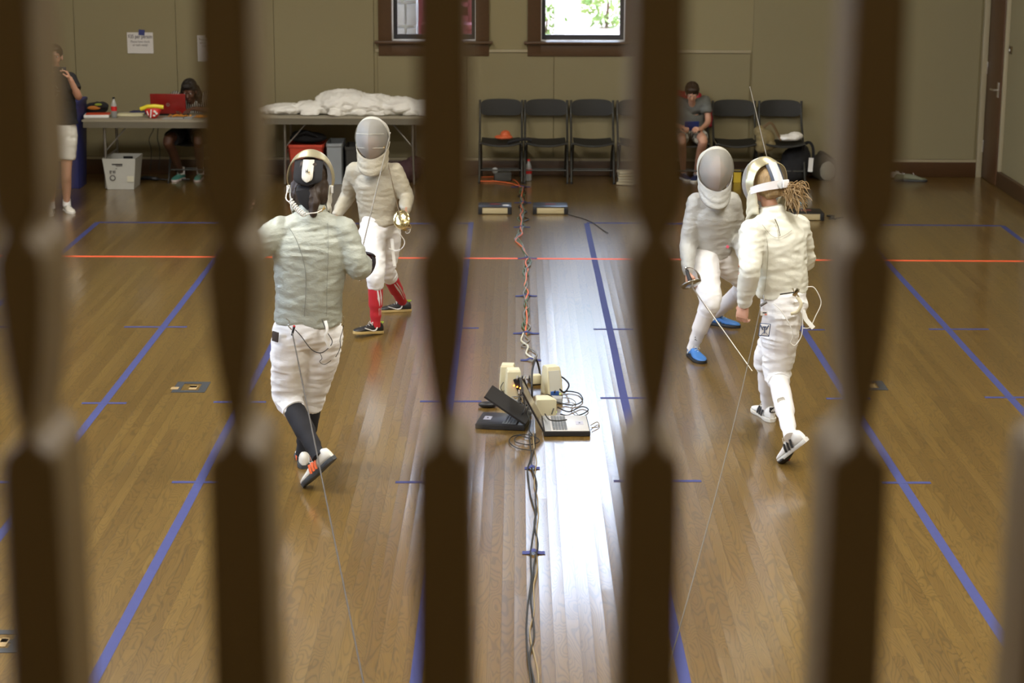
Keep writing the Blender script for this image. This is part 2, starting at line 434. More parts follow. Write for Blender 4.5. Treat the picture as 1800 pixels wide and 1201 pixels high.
for k, (x, y, r) in enumerate(((-8, 44, 2.6), (-2.5, 47, 2.4), (3, 44.5, 2.5), (8.5, 47, 2.4))):
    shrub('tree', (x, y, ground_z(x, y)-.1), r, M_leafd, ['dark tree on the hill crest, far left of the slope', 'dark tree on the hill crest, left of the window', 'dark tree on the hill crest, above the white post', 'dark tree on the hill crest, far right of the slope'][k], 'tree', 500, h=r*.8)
t = thing('porch_post', 'white wooden post with a diagonal brace outside the right-hand window', 'post', at(985, 60, 24.6))
p = at(983, 55, 24.6)
MB().box((p.x, 24.6, 2.4), (.125, .125, 4.9), bev=.008).build('post', M_postw, t)
q0 = at(983, -2, 24.6); q1 = at(1004, 22, 24.6)
MB().tube([q0+V((-.0, 0, .02)), q1], .05, 4).build('brace', M_postw, t, smooth=False)
q2 = at(950, 8, 24.6)
MB().tube([q0+V((0, 0, .1)), q2+V((0, 0, 0.0))], .05, 4).build('brace', M_postw, t, smooth=False)
# stone pier
xa, xb = at(693, 30, 24.0).x, at(735, 30, 24.0).x
b = MB(); b.box(((xa+xb)/2, 24.2, 2.6), (xb-xa-.03, .5, 5.2), mi=1)
rr = random.Random(3); z = 0
while z < 5.1:
    h = .2+.1*rr.random(); cut = (xa+xb)/2+(rr.random()-.5)*.12
    b.box(((xa+cut)/2, 24.18, z+h/2), (cut-xa-.02, .55, h-.025), bev=.02); b.box(((cut+xb)/2, 24.18, z+h/2), (xb-cut-.02, .55, h-.025), bev=.02); z += h
b.build('stone_pier', [M_stone, M_mortar], label='rough grey stone pier outside the left-hand window', category='pier', origin=((xa+xb)/2, 24.2, 0))
# red bench frame outside
t = thing('garden_bench', 'faded red bench on the porch outside the left-hand window', 'bench', (at(790, 40, 24.3).x, 24.3, 0))
x0, x1 = at(742, 40, 24.4).x, at(832, 40, 24.4).x
zs = at(800, 45, 24.4).z
MB().box(((x0+x1)/2, 24.4, zs), (x1-x0, .5, .06), bev=.01).build('seat', M_red, t)
b = MB()
for k in range(4): b.box(((x0+x1)/2, 24.66, zs+.16+k*.16), (x1-x0, .03, .11), bev=.008)
b.build('backrest', M_red, t)
for xx in (x0+.04, x1-.04):
    MB().box((xx, 24.2, zs/2), (.07, .07, zs), bev=.006).build('leg', M_red, t); MB().box((xx, 24.62, (zs+.7)/2), (.07, .07, zs+.7), bev=.006).build('leg', M_red, t)
xr_ = at(892, 40, 24.5).x
MB().box((xr_-2.6, 24.2, 5.4), (5.2, 4.1, .18)).build('added_shade_roof', M_brown, smooth=False, **KS)  # unseen roof slab added to shade the pier and bench outside
MB().box((xr_-2.6, 26.6, 2.4), (5.2, .12, 5.0)).build('porch_wall', M_red, smooth=False, **KS)
MB().box((XR-9, 24.4, .55), (3.4, 2.2, 1.1)).build('porch_terrace', M_gravel, smooth=False, **KS)

# ------------------------------------------------------------------ balcony rail the picture is taken through
YBAL = 1.224
M_bal = mat('dark varnished baluster wood', (0.108, 0.064, 0.012), 0.6, bump=.05, scale=25, stretch=(1, 1, .12), var=.3)
M_carpet = mat('balcony carpet', (.12, .08, .06), .95)
MB().box(((XL+XR)/2, (YB+1.3)/2, 2.35), (XR-XL, 1.3-YB, .3)).build('floor_balcony', M_carpet, smooth=False, **KS)
zb_ = at(785, 1330, YBAL).z
railing = thing('railing', 'dark wooden balcony rail carrying the blurred foreground balusters', 'railing', (0, YBAL, zb_))
MB().box((0, YBAL+.040, 3.27), (5.0, .11, .05), bev=.012).build('handrail', M_bal, railing)
MB().box((0, YBAL+.040, zb_-.03), (5.0, .09, .06), bev=.008).build('bottom_rail', M_bal, railing)
for xx in (-2.48, 2.48): MB().box((xx, YBAL+.040, 2.9), (.09, .09, .82), bev=.006).build('newel_post', M_bal, railing)
def bz(py): return at(785, py, YBAL).z
prof = [(-205, 40), (0, 40), (120, 41), (250, 42), (330, 41), (362, 38), (386, 31), (402, 23), (414, 19), (424, 21), (436, 29), (450, 36), (470, 38.5),
        (500, 38), (550, 35), (600, 31), (650, 26), (700, 19), (735, 12.5), (752, 9.5), (764, 9.5), (775, 12), (785, 19), (796, 31), (806, 39), (816, 43), (828, 44.5), (1000, 45), (1200, 45), (1345, 45)]
def baluster(label):
    """flat-sawn baluster: the silhouette cut out of a thick board"""
    b = MB(); rr_ = []
    for py, hw in prof:
        z = bz(py) if py > -200 else 3.2425; z = max(z, zb_+.0005)
        h = at(785+hw*1.13, py, YBAL).x-at(785, py, YBAL).x; d = .043; c = min(.003, h*.4)
        rr_.append([(-h, -d+c, z), (-h+c, -d, z), (h-c, -d, z), (h, -d+c, z), (h, d-c, z), (h-c, d, z), (-h+c, d, z), (-h, d-c, z)])
    b.rings(rr_)
    return b.build('baluster', M_bal, angle=35, label=label, category='baluster', group='sawn balusters of the balcony rail')
x3 = at(784, 1000, YBAL).x
b0 = None
labs = ['blurred dark baluster nearest the left edge of the picture', 'blurred dark baluster in front of the fencer with black socks',
        'blurred dark baluster just left of the tangled cables and laptops', 'blurred dark baluster just right of the laptops and chairs',
        'blurred dark baluster right of the fencer with the blond ponytail', 'blurred dark baluster cut off by the right edge of the picture']
for i in range(6):
    if b0 is None: o = b0 = baluster(labs[0])
    else: o = b0.copy(); COL.objects.link(o); o['label'] = labs[i]
    o.location = (x3+(i-2)*.1335-.001, YBAL+.040, 0)

# ------------------------------------------------------------------ soft bodies and clothing
def remesh(mb, voxel=.012, smooth=6, fac=.5):
    me = bpy.data.meshes.new('tmp'); me.from_pydata([tuple(x) for x in mb.v], [], mb.f)
    bm = bmesh.new(); bm.from_mesh(me); bmesh.ops.recalc_face_normals(bm, faces=bm.faces[:]); bm.to_mesh(me); bm.free()
    o = bpy.data.objects.new('tmp', me); COL.objects.link(o)
    r = o.modifiers.new('r', 'REMESH'); r.mode = 'VOXEL'; r.voxel_size = voxel; r.use_smooth_shade = True
    if smooth:
        sm = o.modifiers.new('s', 'SMOOTH'); sm.iterations = smooth; sm.factor = fac
    dg = bpy.context.evaluated_depsgraph_get(); ev = o.evaluated_get(dg)
    m2 = bpy.data.meshes.new_from_object(ev)
    out = MB(); out.v = [v.co.copy() for v in m2.vertices]; out.f = [tuple(p.vertices) for p in m2.polygons]; out.m = [0]*len(out.f)
    out.n = [v.normal.copy() for v in m2.vertices]
    bpy.data.objects.remove(o); bpy.data.meshes.remove(me); bpy.data.meshes.remove(m2)
    return out
def wrinkle(mb, amp, freq=(8, 8, 30), seed=0.0, fn=None):
    for i, (v, n) in enumerate(zip(mb.v, mb.n)):
        p = V((v.x*freq[0]+seed, v.y*freq[1], v.z*freq[2]))
        p += V((noise.noise(p*.35), noise.noise(p*.35+V((7, 3, 1))), 0))*1.6
        k = 1-2.2*abs(noise.noise(p))
        a = amp if fn is None else amp*fn(v)
        p2 = V((v.x*freq[0]*2.3, v.y*freq[1]*2.3, v.z*freq[2]*1.6+seed))
        mb.v[i] = v + n*(a*k + a*.45*noise.noise(p2))
    return mb
def chain(mb, pts, rad, side=None, k=5, n=16):
    """a limb: joints with (across, deep) radii, smoothed along its length"""
    P = spline(pts, k); rr = [(x, x) if not isinstance(x, (tuple, list)) else x for x in rad]; R = []
    for i in range(len(rr)-1):
        for j in range(k):
            t = j/k; t = t*t*(3-2*t)
            R.append((lerp(rr[i][0], rr[i+1][0], t), lerp(rr[i][1], rr[i+1][1], t)))
    R.append(rr[-1]); mb.tube(P, R, n, side=side)
    mb.ball(P[0], min(R[0])*.98, n=12); mb.ball(P[-1], min(R[-1])*.98, n=12)
    return mb
def frame(f, up=(0, 0, 1)):
    f = V(f).normalized(); x = f.cross(V(up)).normalized(); z = x.cross(f)
    return Matrix((x, f, z)).transposed()      # columns: right, forward, up

def hand(wrist, dirn, back, thumb, curl=1.0, s=1.0, spread=.1, gap=0.0):
    """wrist point, direction of the palm, normal of the back of the hand, side the thumb is on"""
    y = V(dirn).normalized(); z = V(back); z = (z-y*z.dot(y)).normalized(); x = V(thumb); x = (x-y*x.dot(y)-z*x.dot(z)).normalized()
    W = V(wrist); mb = MB()
    def P(a, b, c): return W+x*a*s+y*b*s+z*c*s
    mb.tube([P(0, -.03, 0), P(0, 0, 0), P(0, .03, 0), P(0, .065, .002), P(0, .088, 0)], [(.025*s, .019*s), (.027*s, .019*s), (.036*s, .017*s), (.041*s, .015*s), (.038*s, .011*s)], 14, side=x)
    for i, (a, ln) in enumerate(((.030, .072), (.010, .080), (-.010, .075), (-.029, .058))):
        q = P(a, .082, 0); ang = .15+.12*i*0; pts = [P(a*.9, .06, 0), q]
        segs = (ln*.45, ln*.32, ln*.27)
        d = 0.0
        for j, sl in enumerate(segs):
            d += (0.55, 0.85, 0.6)[j]*curl
            q = q + (y*math.cos(d)-z*math.sin(d)+x*spread*(a*12))*sl*s; pts.append(q)
        mb.tube(pts, [.0095*s, .0095*s, .0085*s, .008*s, .006*s], 8); mb.ball(pts[-1], .0062*s, n=8)
    t0 = P(.022, .018, -.004); t1 = P(.046, .045, -.012-.01*curl); t2 = P(.050-.018*curl, .072, -.022-.018*curl); t3 = P(.046-.034*curl, .088, -.030-.02*curl)
    mb.tube([t0, t1, t2, t3], [.013*s, .0115*s, .0095*s, .0075*s], 8); mb.ball(t3, .0076*s, n=8)
    return remesh(mb, .0036*s, 3)

def head_mb(c, f, s=1.0, up=(0, 0, 1), face=True):
    """c = middle of the head, f = way it looks. material slots: 0 skin, 1 eye white, 2 iris, 3 lips"""
    R = frame(f, up); c = V(c); mb = MB()
    def P(x, y, z): return c+R@V((x*s, y*s, z*s))
    mb.ball(P(0, -.012, .03), (.077*s, .096*s, .088*s), rot=R, n=22)
    mb.ball(P(0, .025, -.02), (.062*s, .066*s, .072*s), rot=R, n=20)
    mb.ball(P(0, .040, -.068), (.046*s, .042*s, .040*s), rot=R, n=18)
    mb.ball(P(0, .072, -.088), (.022*s, .016*s, .016*s), rot=R, n=12)
    mb.tube([P(0, .080, .012), P(0, .098, -.010), P(0, .107, -.027)], [.008*s, .0105*s, .014*s], 10); mb.ball(P(0, .102, -.029), (.017*s, .012*s, .010*s), rot=R, n=10)
    for q in (-1, 1):
        mb.ball(P(q*.034, .058, -.030), (.026*s, .022*s, .024*s), rot=R, n=12)
        mb.tube([P(q*.010, .084, .022), P(q*.03, .082, .027), P(q*.055, .062, .021)], [.006*s, .008*s, .006*s], 8)
        mb.ball(P(q*.078, -.005, -.010), (.010*s, .020*s, .032*s), rot=R, n=12)
    mb.tube([P(-.02, .080, -.052), P(0, .090, -.050), P(.02, .080, -.052)], [.005*s, .009*s, .005*s], 8)
    mb.tube([P(-.018, .078, -.060), P(0, .088, -.061), P(.018, .078, -.060)], [.005*s, .009*s, .005*s], 8)
    out = remesh(mb, .006*s, 3)
    if face:
        k = MB()
        for q in (-1, 1):
            k.ball(P(q*.030, .071, .006), (.013*s, .011*s, .008*s), rot=R, mi=1, n=12); k.ball(P(q*.030, .0785, .005), (.0055*s, .005*s, .006*s), rot=R, mi=2, n=10)
        k.tube([P(-.021, .084, -.0555), P(-.008, .0935, -.0535), P(0, .0945, -.0555), P(.008, .0935, -.0535), P(.021, .084, -.0555)], [.002*s, .0045*s, .0045*s, .0045*s, .002*s], 8, mi=3)
        out.join(k)
    return out

SHOE_T = (0, .04, .12, .25, .40, .55, .70, .82, .92, .98, 1.0)
SHOE_W = (.012, .024, .033, .034, .034, .038, .045, .045, .036, .020, .006)
SHOE_H = (.058, .078, .088, .086, .080, .066, .052, .044, .036, .026, .016)
def shoe_frame(heel, toe, up=(0, 0, 1)):
    f = (V(toe)-V(heel)).normalized(); return frame(f, up)
def make_shoe(parent, heel, toe, L, upper, sole, up=(0, 0, 1), s=None, bits=None, name='shoe', toecap=None):
    R = shoe_frame(heel, toe, up); h = V(heel); s = s or L/.28
    def P(x, t, z): return h+R@V((x*s, t*L, z*s))
    def cx(t): return .006*math.sin(t*PI)*(1 if True else 0)
    rings = []
    for t, wd, ht in zip(SHOE_T, SHOE_W, SHOE_H):
        r = []
        for j in range(16):
            a = 2*PI*j/16; ca, sa = math.cos(a), math.sin(a)
            xx = wd*math.copysign(abs(ca)**.75, ca); zz = .016+(ht-.016)*(.5+.5*math.copysign(abs(sa)**.8, sa))
            if zz > .03: xx *= 1-.35*min(1, (zz-.03)/.06)
            r.append(P(xx+cx(t), t, zz))
        rings.append(r)
    m = MB(); m.rings(rings); u = m.build(name, upper, parent)
    m = MB(); rr = []
    for z, g in ((.0, .93), (.004, 1.04), (.018, 1.08), (.024, 1.02)):
        pass
    out = [(t, wd) for t, wd in zip(SHOE_T, SHOE_W)]
    loopR = [(wd*1.10+.001, t) for t, wd in out]; loopL = [(-wd*1.10-.001, t) for t, wd in reversed(out)]
    loop = loopR+loopL
    for z, g in ((.0, .95), (.004, 1.0), (.017, 1.0), (.021, .96)):
        rr.append([P(x*g+cx(t), t+(-.012 if t < .02 else (.012 if t > .99 else 0)), z) for x, t in loop])
    m.rings(rr); m.build('sole', sole, u)
    if bits: bits(P, u, s)
    m = MB()
    for k in range(4):
        t = .44+k*.07; z = .083-.011*k
        m.tube([P(-.016, t, z-.006), P(0, t+.01, z+.002), P(.016, t, z-.006)], .0022*s, 6)
    m.tube([P(0, .44, .083), P(.022, .42, .096), P(.03, .45, .075)], .002*s, 6); m.tube([P(0, .44, .083), P(-.022, .42, .096), P(-.03, .46, .07)], .002*s, 6)
    m.build('laces', M_lace if not isinstance(bits, tuple) else M_lace, u)
    return u
def ankle_of(heel, toe, L, up=(0, 0, 1)):
    R = shoe_frame(heel, toe, up); return V(heel)+R@V((0, L*.27, .085*L/.28))
def planted(px, py, ang, L, lift=0.0):
    """heel and toe of a foot whose sole is centred on a floor point; ang in degrees, 0 = away from the camera, + = to the right"""
    c = fl(px, py); a = math.radians(ang); d = V((math.sin(a), math.cos(a), 0))
    return c-d*L*.5+V((0, 0, .001)), c+d*L*.5+V((0, 0, .001+lift))

# cloth
M_lame_a = mat('pale grey metallic fencing cloth', (.42, .445, .385), .5, bump=.6, scale=24, detail=8, dist=.012, stretch=(1, 1, 1.6), metal=.12)
M_lame_b = mat('warm grey metallic fencing cloth', (.47, .43, .33), .55, bump=.6, scale=24, detail=8, dist=.012, stretch=(1, 1, 1.6), metal=.08)
M_lame_c = mat('silver grey fencing cloth', (.52, .52, .49), .55, bump=.6, scale=24, detail=8, dist=.012, stretch=(1, 1, 1.6), metal=.08)
M_satin = mat('white satin fencing cloth', (.76, .76, .67), .36, bump=.35, scale=16, detail=5, dist=.012)
M_whitecloth = mat('white cotton breeches cloth', (.90, .90, .91), .8, bump=.35, scale=14, detail=6, dist=.012, stretch=(1, 1, 2.5))
M_socks_black = mat('black sock knit', (.012, .012, .016), .85, bump=.3, scale=300, dist=.001)
M_socks_red = mat('red sock knit', (.50, .02, .03), .8, bump=.3, scale=300, dist=.001)
M_socks_white = mat('white sock knit', (.82, .80, .80), .85, bump=.3, scale=300, dist=.001)
M_skin = mat('light skin', (.62, .34, .23), .55, sss=.08)
M_skin_d = mat('dark brown skin', (.10, .042, .024), .5)
M_eye = mat('eye white', (.7, .68, .65), .3)
M_iris = mat('dark iris', (.03, .02, .015), .3)
M_lip = mat('lips', (.45, .16, .13), .5)
M_lace = mat('shoe laces', (.75, .75, .74), .8)
M_black = mat('black plastic', (.012, .012, .014), .4)
M_blackcloth = mat('black cloth', (.014, .014, .016), .9)
M_whiteplastic = mat('white plastic', (.8, .8, .78), .35)
M_chrome = mat('polished steel', (.75, .73, .68), .12, 1.0)
M_bowl = mat('polished brassy steel', (.85, .76, .45), .14, 1.0, bump=.5, scale=45, dist=.004)
M_blade = mat('steel blade', (.75, .74, .72), .3, .9)
M_rim_a = mat('brassy beige metallic mask rim', (.72, .66, .44), .33, .75, bump=.2, scale=120, dist=.002)
M_mesh = see_through('grey steel mask mesh', (.44, .43, .40), .66, .6, .15)
M_bib = mat('off-white metallic mask bib', (.60, .59, .52), .5, bump=.3, scale=80, dist=.003, metal=.1)
M_hair_d = mat('dark brown hair', (.035, .020, .012), .5, bump=.6, scale=160, stretch=(1, 1, .2), dist=.003, var=.5)
M_hair_b = mat('dark blond hair', (.36, .24, .11), .5, bump=.6, scale=160, stretch=(1, 1, .2), dist=.003, var=.55)
M_cord = mat('white body cord', (.78, .77, .72), .5)
M_cordblack = mat('black cord', (.015, .015, .015), .5)
SKIN = [M_skin, M_eye, M_iris, M_lip]
SKIND = [M_skin_d, M_eye, M_iris, mat('dark lips', (.16, .05, .045), .5)]

def fencer_body(t, J, s, skin, hf, lhand=None, rhand=None):
    """one continuous figure under the clothes: trunk, limbs, neck, head and hands"""
    mb = MB(); sx = (J['shR']-J['shL']).normalized()
    up = (J['neck']-J['pel']).normalized()
    chain(mb, [J['pel'], J['waist'], J['chest'], J['neck']-up*.04*s], [(.13*s, .095*s), (.115*s, .085*s), (.145*s, .10*s), (.06*s, .055*s)], side=sx)
    mb.tube([J['neck']-up*.04*s, J['head']-V((0, 0, .04*s))], [.052*s, .048*s], 12)
    for q in 'LR':
        mb.ball(J['sh'+q], .055*s); mb.tube([lerp(J['chest'], J['neck'], .6), J['sh'+q]], [.06*s, .05*s], 10)
        chain(mb, [J['sh'+q], J['el'+q], J['wr'+q]], [.046*s, .038*s, .026*s])
        mb.tube([J['hip'+q]+up*.05*s, J['hip'+q]], [.08*s, .08*s], 10)
        chain(mb, [J['hip'+q], J['kn'+q], lerp(J['kn'+q], J['an'+q], .35), J['an'+q]], [.075*s, .044*s, .044*s, .032*s])
    out = remesh(mb, .013, 3)
    out.join(head_mb(J['head'], hf, s))
    for h in (lhand, rhand):
        if h is not None: out.join(h)
    return out.build('body', skin, t)

def jacket(t, J, s, mtl, hem=.02, seed=0, collar=True, amp=.004, deep=1.0, wide=1.0, slack=1.0, name='jacket', cuffs=('L', 'R')):
    mb = MB(); sx = (J['shR']-J['shL']).normalized(); up = (J['neck']-J['pel']).normalized()
    a, d = .155*s*wide, .118*s*deep
    h0 = J['pel']+up*hem
    chain(mb, [h0, lerp(h0, J['waist'], .6), J['waist'], lerp(J['waist'], J['chest'], .5), J['chest'], lerp(J['chest'], J['neck'], .5)],
          [(a*1.02, d*1.03), (a*.99, d*1.0), (a*.98, d*1.0), (a*1.06, d*1.06), (a*1.12, d*1.08), (a*.92, d*.86)], side=sx, n=24)
    nb = J['neck']-up*.03*s
    mb.tube([lerp(J['chest'], J['neck'], .55), nb, nb+up*.03*s, nb+up*.075*s], [(a*.74, d*.8), (.092*s, .086*s), (.080*s, .078*s), (.068*s, .068*s)], 16, side=sx)
    for q in 'LR':
        e = J['sh'+q]
        mb.ball(e-up*.01*s, .074*s*slack)
        mb.tube([lerp(J['chest'], J['neck'], .72), e-up*.015*s], [.085*s, .072*s], 12)
        mb.tube([lerp(J['chest'], J['waist'], .1)+(e-lerp(J['shL'], J['shR'], .5))*.55, e-up*.03*s], [.085*s, .07*s], 12)
        wq = lerp(J['wr'+q], J['el'+q], .05)
        chain(mb, [e, lerp(e, J['el'+q], .5), J['el'+q], lerp(J['el'+q], wq, .5), wq], [.073*s*slack, .068*s*slack, .060*s*slack, .054*s*slack, .042*s])
    out = remesh(mb, .010, 5)
    wrinkle(out, amp, (9, 9, 26), seed)
    return out

def breeches(t, J, s, seed=0, amp=.005, cuff=.22, fat=1.0, mtl=None):
    mb = MB(); sx = (J['hipR']-J['hipL']).normalized(); up = (J['waist']-J['pel']).normalized()
    w = (J['hipR']-J['hipL']).length
    mb.tube([J['pel']+up*.13*s, J['pel']+up*.06*s, J['pel'], J['pel']-up*.07*s], [(.130*s, .105*s), (.145*s*fat, .118*s*fat), (.150*s*fat, .125*s*fat), (.12*s, .10*s)], 22, side=sx)
    cu = MB()
    for q in 'LR':
        k, a, h = J['kn'+q], J['an'+q], J['hip'+q]
        c = lerp(k, a, cuff)
        chain(mb, [h+up*.03, lerp(h, k, .3), lerp(h, k, .7), k, c], [(.098*s*fat, .108*s*fat), (.100*s*fat, .106*s*fat), (.086*s*fat, .088*s*fat), (.074*s*fat, .078*s*fat), (.063*s, .063*s)])
        d = (a-k).normalized()
        cu.tube([c-d*.045*s, c-d*.02*s, c+d*.012*s, c+d*.016*s], [.069*s, .068*s, .066*s, .055*s], 18)
    out = remesh(mb, .010, 4)
    wrinkle(out, amp, (7, 7, 24), seed+4)
    o = out.build('breeches', mtl or M_whitecloth, t)
    cu.build('knee_cuff', mtl or M_whitecloth, o)
    return o
def sock(t, J, q, s, mtl, start=.12, label=None):
    k, a = J['kn'+q], J['an'+q]; m = MB()
    P = [lerp(k, a, start), lerp(k, a, .3), lerp(k, a, .45), lerp(k, a, .7), lerp(k, a, .92), a+ (a-k).normalized()*.03*s]
    m.tube(spline(P, 4), [x for x in [.058*s]*4+[.060*s]*4+[.058*s]*4+[.047*s]*4+[.040*s]*4+[.040*s]], 18)
    return m.build('sock', mtl, t, label=label)

# ---- fencing mask. frame: x right, y forward, z up about the middle of the head
def mask(parent, c, f, s=1.0, up=(0, 0, 1), rim=None, bib=None, back='pad', seed=0):
    R = frame(f, up); c = V(c)
    def P(x, y, z): return c+R@V((x*s, y*s, z*s))
    # wire mesh front, creased down the middle
    def dome(t, ph, g=1.0):
        th = t*PI; zz = .150*math.cos(th); k = math.sin(th)**.72
        low = max(0, -math.cos(th)); wd = .118*(1-.30*low*low)*k; dp = .150*(1-.10*low)*k
        x = wd*math.sin(ph); y = .012+dp*math.cos(ph)**.9 if math.cos(ph) > 0 else .012
        y += .030*k*max(0, 1-abs(ph)/1.0)
        return P(x*g, y*g, zz*g)
    mk = MB(); rows = []
    for g in (1.0,):
        for i in range(25):
            t = .02+.95*i/24
            rows.append([dome(t, -PI/2+PI*j/24, g) for j in range(25)])
    mk.rings(rows, closed=False)
    mo = mk.build('mask_mesh', M_mesh, parent, angle=14)
    # rim band over the crown, from cheek to cheek
    b = MB(); outer = []; 
    for i in range(37):
        a = math.radians(-52+284*i/36)      # 90 = crown
        wv = .050 if True else 0
        low = max(0, -math.sin(a)); 
        hx, hz = .124*(1-.16*low), .158
        hi = max(0, math.sin(a)); wid = .050-.026*low*1.4+.034*hi
        x, z = hx*math.cos(a), hz*math.sin(a); kb = 1-.20*hi*hi; kb2 = kb-.03
        fw = .060 if back else .022
        outer.append([P(x*.97, fw*hi+.015, z*(1-.045*hi)), P(x*1.02, .030, z*1.02), P(x*1.035, .004, z*1.03), P(x*1.02, .012-wid*.45, z*(1.01-.06*hi)), P(x*.99, .012-wid, z*kb), P(x*.96, .012-wid, z*kb2), P(x*.985, .01, z*.975)])
    b.rings(outer, cap=True)
    b.build('mask_rim', rim or M_rim_a, parent)
    # bib
    bb = MB(); rows = []
    for i in range(12):
        u = i/11; r = []
        for j in range(29):
            a = math.radians(-118+236*j/28)
            front = max(0, math.cos(a))
            zt = .0-.135*front**.6 if front > 0 else .0
            zt = -.028-.102*front**.7
            zb = -.165-.085*front
            z = lerp(zt, zb, u)
            base = .118*(1-.34*max(0, -zt/.150)**2); 
            rx = lerp(base+.006, .105+.012*front, u**.6); ry = lerp(.125*(1-.2*front), .130, u**.7)
            fold = .006*math.sin(u*17+1.5*math.sin(a*2+seed))*u*(1-.3*u)
            x = (rx+fold)*math.sin(a); y = .0+(ry+fold+.02*front)*math.cos(a)
            if math.cos(a) < 0: y *= .75
            r.append(P(x, y, z))
        rows.append(r)
    bb.rings(rows, closed=False)
    bo = bb.build('mask_bib', bib or M_bib, parent, angle=80)
    so = bo.modifiers.new('thickness', 'SOLIDIFY'); so.thickness = .005*s; so.offset = -1
    # spring tongue at the back
    if back:
        tp = MB(); 
        def strip(w, z0, z1, y0, y1, th, n=20, rnd=True):
            rr = []
            for i in range(n+1):
                u = i/n; z = lerp(z0, z1, u); y = lerp(y0, y1, u)-.035*math.sin(u*PI*.62); ww = w
                if rnd and u > .72: ww = w*math.sqrt(max(.02, 1-((u-.72)/.28)**2))
                rr.append([P(-ww, y+.008, z), P(-ww*.7, y-.001, z), P(0, y-.005, z), P(ww*.7, y-.001, z), P(ww, y+.008, z), P(ww*.7, y+.007+th, z), P(0, y+.003+th, z), P(-ww*.7, y+.007+th, z)])
            return rr
        if back == 'pad':
            m2 = MB(); m2.rings(strip(.076, .106, -.026, -.064, -.100, .02)); pd = m2.build('back_pad', M_blackcloth, parent)
            m2 = MB(); m2.rings(strip(.030, .108, -.010, -.076, -.118, .01)); m2.build('pad_plate', mat('pale beige plastic', (.60, .58, .50), .35), pd)
            m3 = MB(); dl = []
            for (x, z, w_, h_, mi) in ((-.006, .050, .003, .020, 0), (.002, .050, .003, .018, 0), (-.002, .049, .010, .003, 0), (.010, .044, .010, .004, 1), (.004, .034, .020, .0015, 1), (.0, .026, .036, .0012, 0), (.0, .020, .030, .0012, 1)):
                m3.box(P(x, -.1385, z), (w_*s, .002, h_*s), rot=R, mi=mi)
            m3.build('pad_marking', [M_black, mat('ochre print', (.55, .36, .03), .6)], pd, smooth=False)
        else:
            m2 = MB(); m2.rings(strip(.046, .128, -.020, -.064, -.098, .014)); pd = m2.build('back_tongue', mat('navy edging', (.03, .045, .08), .5), parent)
            m2 = MB(); m2.rings(strip(.030, .129, -.025, -.072, -.112, .01)); m2.build('tongue_plate', mat('pale grey plastic', (.62, .64, .65), .3), pd)
            m2 = MB(); rr = []
            for i in range(19):
                a = math.radians(180+180*i/18); x = .122*math.cos(a); y = -.012+.125*math.sin(a); zc = -.030+.030*math.sin(a)*-1
                h = .020+.004*abs(math.sin(a))
                rr.append([P(x, y, zc-h), P(x*1.02, y*1.02, zc-h), P(x*1.02, y*1.02, zc+h), P(x, y, zc+h)])
            m2.rings(rr); st = m2.build('elastic_strap', mat('white elastic', (.82, .80, .82), .7), parent)
            m2 = MB(); m2.box(P(.03, -.150, .002), (.052*s, .012*s, .046*s), rot=R@Rz(.25), bev=.004); m2.build('strap_tab', mat('white hook tape', (.86, .86, .88), .8), st)
    return mo

def blade_mb(p0, p1, w0=.0075, w1=.003):
    return MB().tube([p0, lerp(p0, p1, .5), p1-(p1-p0).normalized()*.012, p1], [(w0*.62, w0), (lerp(w0, w1, .5)*.6, lerp(w0, w1, .5)), (w1*.7, w1), (w1*1.3, w1*1.3)], 6)
def sabre(label, hilt, tip, grip_dir, knuckle, s=1.0, bowl=None, name='sabre', gripm=None, liner=None):
    """hilt: centre of the bowl guard, grip_dir: from guard back through the fist, knuckle: side the bow is on"""
    t = thing(name, label, 'sabre', hilt)
    f = (V(tip)-V(hilt)).normalized(); g = V(grip_dir).normalized(); kx = V(knuckle); kx = (kx-g*kx.dot(g)).normalized(); n = g.cross(kx)
    R = Matrix((kx, n, -g)).transposed(); h = V(hilt)
    blade_mb(h, V(tip)).build('blade', M_blade, t)
    m = MB(); rows = []
    for i in range(9):
        th = PI*.5*i/8
        rows.append([h+R@V(((.066*math.sin(th))*math.cos(a)*s+(.012 if i else 0)*s*math.cos(a), .066*math.sin(th)*math.sin(a)*s, (-.024*(1-math.cos(th)))*s)) for a in [2*PI*j/24 for j in range(24)]])
    m.rings(rows, cap=False); o = m.build('bowl_guard', bowl or M_bowl, t)
    so = o.modifiers.new('thickness', 'SOLIDIFY'); so.thickness = .003; so.offset = 0
    if liner is not None:
        m = MB(); rows = []
        for i in range(9):
            th = PI*.5*i/8
            rows.append([h+R@V((.060*math.sin(th)*math.cos(a)*s, .060*math.sin(th)*math.sin(a)*s, (-.005-.023*(1-math.cos(th)))*s)) for a in [2*PI*j/24 for j in range(24)]])
        m.rings(rows, cap=False); m.build('guard_lining', liner, o)
    m = MB(); pts = [h+R@V((.072*s, 0, -.030*s)), h+R@V((.074*s, 0, -.065*s)), h+R@V((.060*s, 0, -.105*s)), h+R@V((.030*s, 0, -.135*s)), h+R@V((0, 0, -.142*s))]
    P = spline(pts, 5); m.tube(P, [(.030*s*(1-.65*i/(len(P)-1)), .0022) for i in range(len(P))], 10, side=n); m.build('knuckle_bow', bowl or M_bowl, t)
    m = MB(); m.tube([h, h+g*.06*s, h+g*.13*s], [(.011*s, .014*s), (.012*s, .016*s), (.010*s, .013*s)], 12, side=n); m.build('grip', gripm or M_black, t)
    m = MB(); m.ball(h+g*.145*s, (.012*s, .012*s, .012*s)); m.build('pommel', M_chrome, t)
    return t
